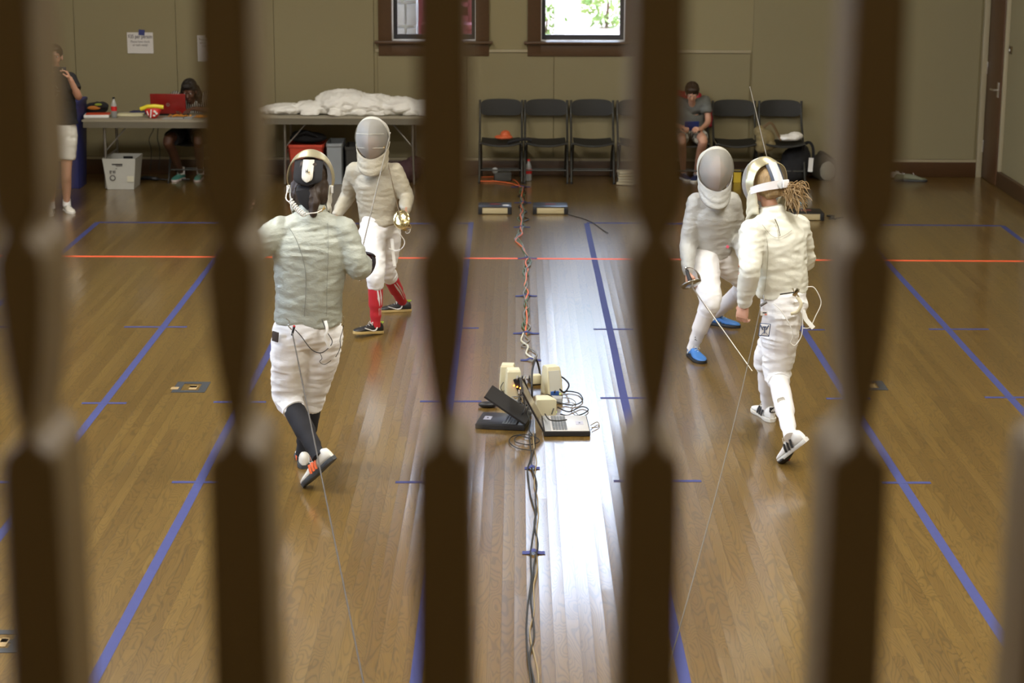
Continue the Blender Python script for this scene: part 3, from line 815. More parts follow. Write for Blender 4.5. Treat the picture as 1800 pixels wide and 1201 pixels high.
def seg(J, s=1.0):
    o = []
    for q in 'LR':
        o.append('%s ua%.2f fa%.2f th%.2f sh%.2f' % (q, (J['sh'+q]-J['el'+q]).length, (J['el'+q]-J['wr'+q]).length, (J['hip'+q]-J['kn'+q]).length, (J['kn'+q]-J['an'+q]).length))
    print('SEG', o, 'torso %.2f head %.2f shw %.2f' % ((J['pel']-J['neck']).length, (J['neck']-J['head']).length, (J['shL']-J['shR']).length))

# ================================================================== fencer with black socks, seen from behind (front left)
def stripes3(m_, side=1, t0=.34, dt=.085, lean=.05, h0=.022, h1=.066):
    def f(P, u, s):
        for sd in (-1, 1):
            b = MB()
            for k in range(3):
                t = t0+k*dt
                b.tube([P(sd*.0375, t+lean, h0), P(sd*.0350, t+lean*.5, (h0+h1)/2), P(sd*.0262, t, h1)], [(.0035*s, .009*s)]*3, 8, side=V((P(1, 0, 0)-P(0, 0, 0))))
            b.build('side_stripes', m_, u)
    return f
M_shoe_white = mat('white shoe leather', (.78, .77, .74), .45)
M_shoe_grey = mat('off-white shoe fabric', (.68, .66, .60), .5)
M_sole_dark = mat('dark grey rubber sole', (.045, .05, .055), .6)
M_sole_black = mat('black rubber sole', (.02, .02, .02), .5)
M_orange = mat('orange shoe stripe', (.85, .16, .05), .5)
M_shoe_black = mat('black shoe leather', (.018, .018, .020), .42)
M_gum = mat('gum rubber sole', (.50, .36, .14), .5)
M_lime = mat('lime green shoe lining', (.45, .75, .05), .5)
M_shoe_blue = mat('blue shoe fabric', (.05, .19, .52), .5)

tA = thing('person', 'fencer seen from behind in pale grey jacket, white breeches and black knee socks', 'person', fl(540, 820))
YA = 10.45
A = dict(head=at(546, 316, 10.52), neck=at(549, 374, 10.46), chest=at(546, 440, 10.44), waist=at(543, 520, 10.44), pel=at(541, 583, 10.46),
         shL=at(494, 405, 10.44), elL=at(433, 447, 10.32), wrL=at(424, 392, 10.50), shR=at(601, 405, 10.46), elR=at(630, 470, 10.42), wrR=at(640, 462, 10.64),
         hipL=at(512, 592, 10.45), knL=at(504, 695, 10.56), hipR=at(570, 592, 10.50), knR=at(550, 690, 10.66))
hA1 = at(588, 808, 10.20); tA1 = fl(536, 856)
hA1 = tA1+(hA1-tA1).normalized()*.29
up1 = V((-.62, .30, .7))
hA2, tA2 = planted(533, 812, -8, .29)
A['anL'] = ankle_of(hA1, tA1, .29, up1); A['anR'] = ankle_of(hA2, tA2, .29)
seg(A)
handRA = hand(A['wrR'], at(643, 452, 10.76)-A['wrR'], V((1, -.2, .3)), V((0, .1, 1)), 1.35, 1.05)
handLA = hand(A['wrL'], V((.1, .6, .6)), V((-1, 0, .2)), V((0, -.3, 1)), .5, 1.0)
bA = fencer_body(tA, A, 1.0, SKIN, V((.02, 1, -.05)), handLA, handRA)
jA = jacket(tA, A, 1.0, M_lame_a, hem=.055, seed=3.3, amp=.005, wide=1.16, deep=1.05, slack=1.08)
oj = jA.build('jacket', M_lame_a, tA)
# seams of the back panels and the collar band
def back_y(J, x, z, mesh_v):
    best = None
    for v in mesh_v:
        if abs(v.x-x) < .02 and abs(v.z-z) < .02 and (best is None or v.y < best): best = v.y
    return best
def back_line(mesh, pix, Y, name, mtl, parent, r=.0016, lift=.001):
    pts = []
    for px, py in spline([(a, b, 0) for a, b in pix], 5) and [(q.x, q.y) for q in spline([V((a, b, 0)) for a, b in pix], 5)]:
        p = at(px, py, Y); y = back_y(None, p.x, p.z, mesh.v)
        if y is None: continue
        p = at(px, py, y); pts.append(p+V((0, -lift, 0)))
    if len(pts) > 1: return MB().tube(pts, r, 6).build(name, mtl, parent)
M_seam = mat('grey seam thread', (.22, .23, .20), .9)
back_line(jA, [(508, 400), (520, 420), (534, 460), (538, 500), (535, 556)], 10.3, 'seam', M_seam, oj)
back_line(jA, [(576, 392), (577, 440), (575, 500), (574, 556)], 10.3, 'seam', M_seam, oj, r=.0010)
br = breeches(tA, A, 1.0, seed=1.0, fat=1.04, amp=.006)
pk = at(483, 593, 10.33)
MB().box(at(484, 592, 10.335), (.040, .008, .055), rot=Rz(-.55)@Ry(.12), bev=.002).build('black_patch', mat('dark brown patch', (.05, .035, .03), .7), br)
for q in 'LR': sock(tA, A, q, 1.0, M_socks_black)
M_lace_sv = M_lace
make_shoe(tA, hA1, tA1, .29, M_shoe_grey, M_sole_dark, up1, bits=stripes3(M_orange))
make_shoe(tA, hA2, tA2, .29, M_shoe_grey, M_sole_dark, bits=stripes3(M_orange))
fA = V((.03, 1, -.12))
hb = MB(); R_ = frame(fA); c_ = A['head']
def HP(x, y, z, R_=R_, c_=c_): return c_+R_@V((x, y, z))
hb.ball(HP(0, -.02, .02), (.088, .098, .098), rot=R_, n=18); hb.tube([HP(-.0, -.045, -.01), HP(.0, -.05, -.07), HP(.0, -.045, -.125)], [(.095, .05), (.098, .05), (.085, .04)], 16, side=R_.col[0]); hb.tube([HP(.02, -.09, -.05), HP(.035, -.115, -.12), HP(.028, -.115, -.19)], [(.035, .03), (.030, .025), (.016, .016)], 12)
hq = remesh(hb, .009, 3); wrinkle(hq, .007, (34, 34, 18), 2); hq.build('hair', M_hair_d, tA)
MB().tube([HP(-.022, -.085, -.028), HP(-.020, -.118, -.055), HP(-.012, -.125, -.11), HP(.0, -.122, -.155)], [(.040, .010), (.044, .012), (.034, .01), (.004, .004)], 14, side=R_.col[0]).build('bandana', M_blackcloth, tA)
mask(tA, A['head'], fA, 1.0, back='pad')
for sd in (-1, 1): MB().box(HP(sd*.118, -.030, -.050), (.012, .022, .040), bev=.003, rot=R_).build('strap_clip', M_whiteplastic, tA)
# coiled mask cord and its clip on the collar
pts = []
q0, q1 = HP(-.128, -.03, -.03), HP(-.150, -.055, -.11)
pts += spline([at(509, 328, 10.44), at(504, 340, 10.38), at(503, 350, 10.31), at(509, 356, 10.27)], 4)[:-1]
s0, s1 = at(511, 353, 10.26), at(536, 378, 10.20)
coil = []
ax = (s1-s0).normalized(); ca = ax.orthogonal().normalized(); cb = ax.cross(ca)
for i in range(12*9+1):
    u = i/(12*9); coil.append(lerp(s0, s1, u)+V((0, 0, -.010*math.sin(u*PI)))+(ca*math.cos(i*2*PI/12)+cb*math.sin(i*2*PI/12))*.0125)
pts += coil+spline([s1, at(545, 375, 10.20), at(556, 374, 10.22), at(566, 369, 10.25)], 4)[1:]
MB().tube(pts, .0032, 6).build('coiled_mask_cord', M_cord, tA)
b = MB(); b.tube([at(559, 373, 10.245), at(572, 366, 10.265)], [.006, .004], 8); b.tube([at(566, 372, 10.25), at(570, 362, 10.26)], .0028, 6)
b.build('crocodile_clip', mat('brass', (.6, .42, .15), .3, 1.0), tA)
# body cord, clips and shirt tag on the seat of the breeches
YB_ = 10.30
b = MB(); b.tube(spline([at(503, 560, 10.30), at(509, 566, 10.29), at(507, 573, 10.285), at(513, 580, 10.28)], 5), .0030, 6); b.build('steel_clip', M_chrome, tA)
MB().tube([at(603, 556, 10.33), at(604, 566, 10.33), at(600, 572, 10.335)], .003, 6).build('steel_clip', M_chrome, tA)
b = MB(); b.tube([at(517, 575, 10.27), at(513, 590, 10.265)], [.007, .0055], 10); b.build('reel_plug', M_black, tA)
b = MB(); b.ball(at(517, 574, 10.27), .0075, n=10); b.build('plug_collar', mat('red plastic', (.5, .03, .03), .4), tA)
MB().tube(spline([at(519, 580, 10.27), at(530, 592, 10.26), at(545, 612, 10.25), at(558, 620, 10.25), at(570, 618, 10.26), at(584, 602, 10.28), at(574, 582, 10.29), at(566, 562, 10.31)], 6), .0024, 6).build('body_cord', M_cordblack, tA)
MB().tube(spline([at(562, 620, 10.25), at(566, 630, 10.26), at(562, 636, 10.27), at(570, 641, 10.28), at(582, 634, 10.29)], 6), .0018, 6).build('body_cord', M_cordblack, tA)
MB().tube(spline([at(604, 572, 10.33), at(602, 582, 10.34), at(598, 596, 10.35), at(598, 612, 10.36), at(590, 628, 10.36)], 6), .0018, 6).build('body_cord', M_cordblack, tA)
MB().tube(spline([at(572, 564, 10.27), at(575, 580, 10.255), at(572, 595, 10.255), at(580, 612, 10.26)], 5), [(.008, .0015)]*16, 6, side=V((1, 0, 0))).build('white_strap', M_cord, tA)
sabA = sabre('slim steel sabre held upright by the fencer with black socks', at(635, 444, 10.80), at(686, 233, 11.32), V((-.02, -.45, -.95)), V((1, -.35, .1)), 1.05, bowl=mat('dark painted guard', (.04, .035, .05), .35, .6), liner=mat('dark red guard lining', (.13, .01, .03), .7), gripm=mat('blue grip rubber', (.03, .12, .55), .5))
tw = thing('reel_wire', 'thin taut grey wire running from the black-socked fencer down out of the picture', 'wire', at(514, 588, 10.26))
MB().tube([at(514, 586, 10.26), fl(700, 1500)], .0036, 6).build('wire', mat('grey steel cable', (.10, .09, .08), .5, .3), tw)

# ================================================================== youth with red socks, facing the camera (back left)
tB = thing('person', 'young fencer facing the camera in warm grey jacket, white breeches and red knee socks', 'person', fl(660, 575))
B = dict(head=at(655, 243, 14.10), neck=at(659, 287, 14.16), chest=at(661, 325, 14.18), waist=at(664, 372, 14.2), pel=at(667, 402, 14.2),
         shL=at(624, 300, 14.22), elL=at(611, 346, 14.36), wrL=at(592, 378, 14.2), shR=at(693, 301, 14.14), elR=at(714, 346, 14.14), wrR=at(713, 370, 13.98),
         hipL=at(653, 411, 14.16), knL=at(660, 482, 13.92), hipR=at(683, 409, 14.24), knR=at(679, 474, 14.35))
LB = .25
hB1, tB1 = planted(647, 590, 232, LB, .03); hB2, tB2 = planted(694, 548, 262, LB, 0)
B['anL'] = ankle_of(hB1, tB1, LB); B['anR'] = ankle_of(hB2, tB2, LB)
seg(B)
sB = .90
handRB = hand(B['wrR'], V((-.08, .0, -1)), V((1, .2, .1)), V((-.1, -1, .3)), 1.35, .95)
handLB = hand(B['wrL'], V((-.4, -.2, -1)), V((-1, 0, .2)), V((0, -1, 0)), .6, .92)
fB = V((-.10, -1, -.08))
fencer_body(tB, B, sB, SKIN, fB, handLB, handRB)
jB = jacket(tB, B, sB, M_lame_b, hem=.03, seed=9.1, amp=.0045, wide=1.02, deep=1.05, slack=1.0)
oB = jB.build('jacket', M_lame_b, tB)
breeches(tB, B, sB, seed=6.0, fat=1.02, amp=.005)
for q in 'LR':
    so = sock(tB, B, q, sB*.98, M_socks_red, label='red knee sock with white stripes')
    k, a = B['kn'+q], B['an'+q]; m_ = MB()
    for off, wd in ((.35, .0075), (.75, .0045)):
        pts = []
        for u in [i/10 for i in range(11)]:
            t_ = .28+.55*u; ang = off+.5*u*(1-.2*u); rr_ = (.0595 if t_ < .45 else lerp(.0585, .041, min(1, (t_-.45)/.45)))*sB*.98+.0012
            dd = (a-k).normalized(); ex = V((1, 0, 0)); ex = (ex-dd*ex.dot(dd)).normalized(); ey = V((0, -1, 0)); ey = (ey-dd*ey.dot(dd)).normalized()
            pts.append(lerp(k, a, t_)+ex*rr_*math.sin(ang)+ey*rr_*math.cos(ang))
        m_.tube(pts, [(.001+wd*math.sin(PI*min(1, (i+1)/9)), .0015) for i in range(11)], 8, side=V((1, 0, 0)))
    m_.build('sock_stripes', M_socks_white, so)
def swoosh(P, u, s):
    for sd in (-1, 1):
        b = MB(); pts = [P(sd*.036, .30, .050), P(sd*.0385, .36, .030), P(sd*.0405, .46, .028), P(sd*.036, .62, .040), P(sd*.024, .80, .052)]
        pts = [P(sd*.034, .28, .056), P(sd*.0378, .33, .034), P(sd*.0385, .42, .028), P(sd*.0385, .55, .036), P(sd*.034, .72, .050)]
        b.tube(spline(pts, 4), [(.003*s, .0015*s)]+[(.003*s, .0055*s)]*8+[(.003*s, .004*s)]*7+[(.002*s, .001*s)], 8, side=(P(1, 0, 0)-P(0, 0, 0)))
        b.build('side_mark', M_shoe_white, u)
    b = MB(); b.tube([P(-.026, .10, .088), P(0, .0, .092), P(.026, .10, .088), P(.026, .28, .090)], .004*s, 8); b.build('collar_trim', M_lime, u)
make_shoe(tB, hB1, tB1, LB, M_shoe_black, M_gum, bits=swoosh); make_shoe(tB, hB2, tB2, LB, M_shoe_black, M_gum, bits=swoosh)
mask(tB, B['head'], fB, .98, rim=M_bib, bib=M_lame_b, back=None, seed=2)
R2 = frame(fB); cB = B['head']
b = MB(); b.tube([cB+R2@V((-.084, .085, -.060)), cB+R2@V((-.096, .075, -.035))], [.004, .007], 8); b.ball(cB+R2@V((-.090, .082, -.048)), .009, n=8)
b.build('crocodile_clip', mat('dull brass', (.5, .33, .1), .3, 1.0), tB)
b = MB(); rows = []
for zz in (.055, -.045):
    b.tube([cB+R2@V((x, .012+.158*math.sqrt(max(0, 1-(x/.125)**2))*(1-.15*abs(zz)/.1)+.004+.012*max(0, 1-abs(x)/.09), zz+.010*(1-(x/.1)**2))) for x in [-.10+.02*i for i in range(11)]], .0022, 5)
b.build('mask_bars', M_bib, tB)
hd = MB(); hd.ball(cB+R2@V((0, -.02, .035)), (.085, .1, .085), rot=R2, n=16); hdq = remesh(hd, .01, 2); hdq.build('hair', M_hair_d, tB)
sabB = sabre('thin bladed sabre with a shiny brassy bowl guard held by the red-socked youth', at(704, 385, 13.86), at(682, 288, 13.20), V((.35, .85, -.42)), V((.5, -.1, -.8)), .95)
b = MB(); b.tube(spline([at(700, 398, 13.95), at(704, 412, 13.95), at(711, 424, 13.96), at(708, 435, 13.96), at(697, 441, 14.0), at(684, 437, 14.05)], 6), .0034, 6); b.tube(spline([at(712, 402, 13.95), at(714, 410, 13.95), at(720, 408, 13.95), at(722, 398, 13.95)], 5), .003, 6)
b.build('body_cord', M_cord, tB)
MB().tube([at(689, 420, 14.08), at(691, 445, 14.05), at(694, 468, 14.04)], [(.011, .0012)]*3, 6, side=V((1, 0, 0))).build('white_strap', M_cord, tB)

# ================================================================== fencer with blue shoes, facing the camera (back right)
tC = thing('person', 'fencer in blue shoes facing the camera in silver grey jacket and white breeches', 'person', fl(1240, 610))
C_ = dict(head=at(1257, 297, 13.40), neck=at(1256, 348, 13.48), chest=at(1254, 378, 13.52), waist=at(1251, 418, 13.6), pel=at(1250, 446, 13.66),
          shL=at(1225, 357, 13.5), elL=at(1210, 428, 13.52), wrL=at(1209, 478, 13.36), shR=at(1284, 355, 13.52), elR=at(1297, 412, 13.66), wrR=at(1306, 448, 13.45),
          hipL=at(1237, 455, 13.62), knL=at(1249, 530, 13.22), hipR=at(1268, 453, 13.70), knR=at(1316, 498, 13.72))
LC = .27
hC1, tC1 = planted(1224, 632, 165, LC); hC2, tC2 = planted(1271, 573, 120, LC)
C_['anL'] = ankle_of(hC1, tC1, LC); C_['anR'] = ankle_of(hC2, tC2, LC)
seg(C_)
sC = .98
fC = V((.10, -1, -.10))
handLC = hand(C_['wrL'], V((.05, -.25, -1)), V((-1, -.2, .1)), V((.2, -1, .3)), 1.3, .98)
handRC = hand(C_['wrR'], V((.1, -.4, -.8)), V((1, 0, .2)), V((0, -1, 0)), .6, .95)
fencer_body(tC, C_, sC*.97, SKIN, fC, handLC, handRC)
jC = jacket(tC, C_, sC, M_lame_c, hem=.02, seed=15.1, amp=.0045, wide=.97, deep=1.0, slack=1.0)
jC.build('jacket', M_lame_c, tC)
brC = breeches(tC, C_, sC, seed=12.0, fat=1.0, cuff=.23, amp=.005)
MB().box(at(1279, 434, 13.50), (.020, .006, .020), rot=Ry(.6), bev=.002).build('red_badge', mat('pink red embroidery', (.75, .12, .18), .7), brC)
M_sockmark = mat('dark sock print', (.05, .06, .07), .7)
for q in 'LR':
    so = sock(tC, C_, q, sC*1.0, M_socks_white, start=-.04)
    k, a = C_['kn'+q], C_['an'+q]; p = lerp(k, a, .80)+V((-.012, -.043, 0)); b = MB()
    b.tube([p+V((.010, 0, .014)), p+V((-.006, -.002, .008)), p+V((.008, 0, 0)), p+V((-.006, 0, -.010)), p+V((.010, .002, -.016))], .0028, 6); b.build('sock_print', M_sockmark, so)
def panels(P, u, s):
    for sd in (-1, 1):
        b = MB()
        for k in range(4):
            t = .38+k*.09; b.tube([P(sd*.040, t+.03, .020), P(sd*.038, t, .040-.003*k)], [(.003*s, .008*s)]*2, 8, side=(P(1, 0, 0)-P(0, 0, 0)))
        b.build('side_panels', M_shoe_black, u)
        b = MB(); b.tube([P(sd*.038, .2, .03), P(sd*.036, .3, .055)], [(.003*s, .006*s)]*2, 8, side=(P(1, 0, 0)-P(0, 0, 0))); b.build('side_mark', M_shoe_white, u)
make_shoe(tC, hC1, tC1, LC, M_shoe_blue, M_sole_black, bits=panels); make_shoe(tC, hC2, tC2, LC, M_shoe_blue, M_sole_black, bits=panels)
mask(tC, C_['head'], fC, .98, rim=M_bib, bib=M_lame_c, back=None, seed=5)
R3 = frame(fC)
hd = MB(); hd.ball(C_['head']+R3@V((0, -.02, .04)), (.082, .095, .075), rot=R3, n=16); remesh(hd, .01, 2).build('hair', M_hair_d, tC)
M_clearguard = mat('dull worn steel', (.45, .43, .38), .25, 1.0)
sabre('sabre lowered to the floor by the fencer in blue shoes', at(1216, 504, 13.10), at(1322, 652, 12.40), V((-.25, .5, .8)), V((1, -.5, .2)), .95, bowl=M_clearguard)

# ================================================================== fencer with blond ponytail, seen from behind (front right)
tD = thing('person', 'fencer with blond ponytail seen from behind in white satin jacket and white socks', 'person', fl(1375, 780))
D = dict(head=at(1347, 324, 11.30), neck=at(1358, 376, 11.24), chest=at(1366, 425, 11.22), waist=at(1374, 482, 11.2), pel=at(1379, 540, 11.2),
         shL=at(1321, 408, 11.12), elL=at(1318, 476, 11.00), wrL=at(1308, 534, 11.10), shR=at(1402, 397, 11.34), elR=at(1416, 458, 11.44), wrR=at(1400, 436, 11.68),
         hipL=at(1374, 552, 11.14), knL=at(1366, 655, 11.24), hipR=at(1384, 548, 11.30), knR=at(1348, 635, 11.62))
LD = .29
tD1 = fl(1373, 811); hD1 = at(1424, 772, 10.62); hD1 = tD1+(hD1-tD1).normalized()*LD
upD = V((-.62, .25, .72))
hD2, tD2 = planted(1342, 732, -14, LD)
D['anL'] = ankle_of(hD1, tD1, LD, upD); D['anR'] = ankle_of(hD2, tD2, LD)
seg(D)
sD = .98
fD = V((-.55, 1, -.15))
handLD = hand(D['wrL'], V((-.12, .1, -1)), V((-.5, -.8, .1)), V((-.6, .6, 0)), 1.0, .98)
handRD = hand(D['wrR'], at(1386, 420, 11.78)-D['wrR'], V((1, 0, .2)), V((0, .1, 1)), 1.3, .98)
fencer_body(tD, D, sD*.96, SKIN, fD, handLD, handRD)
jD = jacket(tD, D, sD, M_satin, hem=.085, seed=22.1, amp=.0055, wide=1.10, deep=1.06, slack=1.0)
oD = jD.build('jacket', M_satin, tD)
back_line(jD, [(1362, 385), (1368, 400), (1371, 415)], 11.1, 'zip', M_chrome, oD, r=.003, lift=.0)
back_line(jD, [(1340, 395), (1356, 414), (1372, 417), (1392, 405)], 11.1, 'seam', mat('cream seam', (.45, .43, .34), .8), oD, r=.0014)
back_line(jD, [(1345, 405), (1350, 440), (1348, 480), (1344, 512)], 11.1, 'seam', mat('cream seam', (.45, .43, .34), .8), oD, r=.0014)
brD = breeches(tD, D, sD, seed=30.0, fat=1.10, cuff=.14, amp=.007)
# belt line, badge and card
b = MB(); b.box(at(1344, 580, 10.985), (.062, .004, .074), rot=Ry(.10), mi=0, bev=.001); b.box(at(1344, 580, 10.98), (.052, .004, .064), rot=Ry(.10), mi=1, bev=.001)
for dx, dz, w_, h_, r_ in ((-5, -4, .006, .030, -.5), (5, -4, .006, .030, .5), (0, 0, .006, .040, 0), (-5, 8, .002, .030, .7), (5, 8, .002, .030, -.7), (0, -5, .022, .006, 0)):
    b.box(at(1344+dx, 580+dz, 10.975), (w_, .004, h_), rot=Ry(r_), mi=0)
b.build('winged_badge', [mat('navy embroidery', (.06, .09, .18), .7), M_whitecloth], brD, smooth=False)
b = MB(); b.box(at(1343, 551, 10.985), (.040, .003, .024), rot=Ry(-.05), mi=0); b.box(at(1344, 550, 10.982), (.022, .003, .005), mi=1); b.box(at(1346, 553, 10.982), (.012, .003, .008), mi=2)
b.build('name_card', [M_whiteplastic, M_black, mat('salmon print', (.75, .25, .2), .6)], brD, smooth=False)
for q in 'LR': sock(tD, D, q, sD*.98, M_socks_white, start=.08)
kq, aq = D['knL'], D['anL']
MB().box(lerp(kq, aq, .50)+V((-.012, -.058, 0)), (.045, .006, .10), rot=Ry(-.32), bev=.01).build('sock_pad', mat('pale pad', (.80, .79, .72), .7), tD)
def dstripes(P, u, s):
    stripes3(M_shoe_black, dt=.115, t0=.26)(P, u, s)
def hind(P, u, s):
    dstripes(P, u, s)
    b = MB(); b.tube([P(0, .70, .004), P(0, .80, .004), P(0, .92, .006), P(0, 1.0, .012)], [(.049*s, .016*s), (.051*s, .026*s), (.043*s, .024*s), (.014*s, .012*s)], 14, side=(P(1, 0, 0)-P(0, 0, 0))); b.build('toe_rubber', M_sole_black, u)
    b = MB()
    for k in range(5): b.tube([P(-.014+.007*k, .72+.04*k, -.0205), P(-.004+.007*k, .74+.04*k, -.0205)], .003*s, 6)
    b.build('sole_print', mat('red print', (.55, .06, .06), .6), u)
def heel_tab(P, u, s):
    dstripes(P, u, s); b = MB(); b.box(P(0, .0, .075), (.036*s, .014*s, .030*s), rot=shoe_frame(hD2, tD2), mi=0, bev=.003)
    for k in range(3): b.box(P(-.008+.008*k, -.028, .070+.003*k), (.005*s, .003*s, (.008+.006*k)*s), rot=shoe_frame(hD2, tD2)@Ry(-.3), mi=1)
    b.build('heel_tab', [M_black, M_whiteplastic], u, smooth=False)
make_shoe(tD, hD1, tD1, LD, M_shoe_white, mat('white rubber sole', (.7, .69, .66), .5), upD, bits=hind)
make_shoe(tD, hD2, tD2, LD, M_shoe_white, M_shoe_grey, bits=heel_tab)
R4 = frame(fD); cD = D['head']
def HD(x, y, z): return cD+R4@V((x, y, z))
hb = MB(); hb.ball(HD(0, -.018, .02), (.086, .097, .095), rot=R4, n=18); hb.tube([HD(0, -.05, 0), HD(.0, -.078, -.07)], [(.07, .05), (.05, .04)], 14)
hq = remesh(hb, .009, 3); wrinkle(hq, .004, (40, 40, 14), 2); hr = hq.build('hair', M_hair_b, tD)
b = MB(); rr = random.Random(5)
root = HD(.02, -.095, -.055)
for i in range(360):
    d = V((.55+.5*rr.random(), -.2-.35*rr.random(), -.5+1.05*rr.random())); ln = .07+.09*rr.random()
    p1 = root+d*ln*.45+V((0, 0, .012)); p2 = root+d*ln*.85+V((rr.uniform(-.02, .02), rr.uniform(-.02, .02), rr.uniform(-.02, .02))); p3 = p2+V((rr.uniform(-.02, .035), rr.uniform(-.02, .02), -.01-.045*rr.random()))
    b.tube(spline([root+V((rr.uniform(-.01, .01), 0, rr.uniform(-.012, .012))), p1, p2, p3], 3), [.004]+[.003]*4+[.0022]*3+[.0012]+[.0005], 5)
b.build('ponytail', M_hair_b, hr)
mask(tD, cD, fD, .98, back='strap', seed=8, bib=mat('cream bib cloth', (.66, .62, .46), .6, bump=.3, scale=80, dist=.003))
# body cord, clip and loops at the hip
MB().tube(spline([at(1360, 534, 11.02), at(1372, 545, 11.0), at(1382, 560, 10.99), at(1390, 575, 10.99), at(1394, 590, 11.0), at(1390, 602, 11.02), at(1398, 607, 11.02), at(1408, 592, 11.02), at(1411, 572, 11.02), at(1410, 545, 11.02)], 6), .0028, 6).build('body_cord', M_cord, tD)
MB().tube(spline([at(1418, 505, 11.12), at(1430, 505, 11.12), at(1440, 520, 11.12), at(1443, 535, 11.12), at(1434, 555, 11.1), at(1424, 575, 11.08), at(1412, 577, 11.06)], 6), .0028, 6).build('body_cord', M_cord, tD)
MB().tube([at(1411, 545, 11.04), at(1417, 562, 11.03), at(1430, 577, 11.02)], [(.013, .0015)]*3, 6, side=V((1, 0, -.4))).build('white_strap', M_cord, tD)
b = MB(); b.box(at(1399, 514, 11.0), (.022, .02, .05), rot=Ry(.5), bev=.004); b.tube([at(1392, 507, 11.0), at(1404, 522, 11.0)], .005, 8); b.build('buckle', M_chrome, tD)
b = MB(); b.tube(spline([at(1401, 522, 11.0), at(1408, 535, 10.99), at(1402, 548, 10.99), at(1390, 552, 10.99)], 4), [(.010, .005)]*13, 8); b.build('plastic_plug', mat('cream plastic', (.66, .6, .42), .5), tD)
b = MB(); b.tube([at(1342, 519, 11.0), at(1343, 530, 10.98)], .004, 6); b.tube([at(1336, 538, 10.97), at(1348, 531, 10.97)], [.009, .006], 10); b.build('reel_plug', mat('grey metal', (.2, .2, .2), .35, .8), tD)
b = MB(); b.box(at(1388, 515, 11.0), (.11, .004, .006), rot=Ry(-.16)); b.build('belt_edge', M_black, tD, smooth=False)
sabre('steel sabre raised above the head of the ponytailed fencer', at(1381, 414, 11.86), at(1318, 152, 12.0), V((.2, -.25, -1)), V((-.6, -.5, 0)), 1.0, bowl=M_clearguard)
tw = thing('reel_wire', 'thin grey wire trailing from the ponytailed fencer to the floor near the camera', 'wire', at(1337, 540, 10.96))
P0 = at(1337, 540, 10.96); P1 = fl(1165, 1215)
pts = []
for i in range(25):
    u = i/24; p = lerp(P0, P1, u); p.z -= .10*math.sin(PI*u)*(1-u*.6); p.z = max(p.z, .004); pts.append(p)
MB().tube(pts, .0028, 6).build('wire', mat('grey reel wire', (.16, .15, .13), .5, .3), tw)

# ================================================================== tape on the floor
M_blue = mat('blue painter tape', (.038, .047, .175), .75, var=.08, scale=20)
M_otape = mat('orange red tape', (.85, .13, .045), .6)
M_ktape = mat('black tape', (.030, .034, .038), .6)
M_tan = mat('tan tape', (.36, .25, .11), .6)
def strip(name, p, q, wd, mtl, label, cat='tape', group=None, z=.0012):
    p, q = V((p.x, p.y, 0)), V((q.x, q.y, 0)); d = (q-p); n = V((-d.y, d.x, 0)).normalized()*wd/2; c = (p+q)/2
    k = max(1, int(d.length/1.2)); b = MB(); vs = []
    rr = random.Random(int(abs(p.x)*100+abs(p.y)*10)); top = []
    for i in range(k+1):
        o = lerp(p, q, i/k)+n.normalized()*rr.uniform(-.003, .003)*(0 < i < k)
        top.append([o-n, o+n, o+n+V((0, 0, z)), o-n+V((0, 0, z))])
    b.rings(top)
    kw = dict(label=label, category=cat, origin=c)
    if group: kw['group'] = group
    return b.build(name, mtl, smooth=False, **kw)
LA = lambda x, y0, y1: None
def xat(line, row):           # lengthwise lines: (px, row) pairs
    (x0, r0), (x1, r1) = line; return lerp(x0, x1, (row-r0)/(r1-r0))
def lengthwise(pts, label, far=391, near=1500):
    (x0, r0), (x1, r1) = pts
    return strip('tape_line', fl(xat(pts, far), far), fl(xat(pts, near), near), .05, M_blue, label, group='blue lengthwise piste lines')
FLn = ((172, 391), (5, 530)); L1n = ((380, 455), (182, 709)); L2n = ((408, 740), (165, 1195)); LMn = ((828, 391), (737, 1150))
R1n = ((1031, 392), (1205, 1200)); R2n = ((1412, 580), (1755, 1110)); R3n = ((1565, 469), (1800, 725)); FRn = ((1762, 397), (1800, 426))
lengthwise(FLn, 'long blue tape line, outermost on the left near the standing boy', near=900)
lengthwise(L1n, 'long blue tape line left of the black taped box on the floor', near=1300)
lengthwise(L2n, 'long blue tape line passing behind the fencer with black socks, left side')
lengthwise(LMn, 'long blue tape line hidden mostly by the baluster left of the laptops')
lengthwise(R1n, 'long blue tape line just right of the laptops, across the bright reflection', far=393)
lengthwise(R2n, 'long blue tape line right of the ponytailed fencer, running to the lower right', far=395)
lengthwise(R3n, 'long blue tape line crossing the orange line at the right', far=396, near=1000)
lengthwise(FRn, 'short stretch of blue tape line at the far right edge by the door', far=397, near=560)
def crossmark(line, row, half, label, dr=0):
    x = xat(line, row); p, q = fl(x-half[0], row-dr*.5), fl(x+half[1], row+dr*.5)
    return strip('tape_mark', p, q, .036, M_blue, label, group='short blue cross marks', z=.0016)
crossmark(L1n, 575, (68, 42), 'short blue cross mark on the left line, farther from the camera')
crossmark(L1n, 709, (38, 40), 'short blue cross mark on the left line, nearest the black taped box')
crossmark(L2n, 707, (50, 42), 'short blue cross mark behind the second baluster near the black socks')
crossmark(L2n, 848, (48, 50), 'short blue cross mark on the second line, left of the fencer with black socks')
crossmark(LMn, 577, (30, 36), 'short blue cross mark behind the middle baluster, farthest')
crossmark(LMn, 706, (52, 56), 'short blue cross mark level with the laptops, left of them')
crossmark(LMn, 848, (78, 50), 'short blue cross mark left of the cables behind the middle baluster')
crossmark(R1n, 579, (28, 42), 'short blue cross mark in the pinkish reflection right of the cables')
crossmark(R1n, 700, (42, 40), 'short blue cross mark right of the laptops')
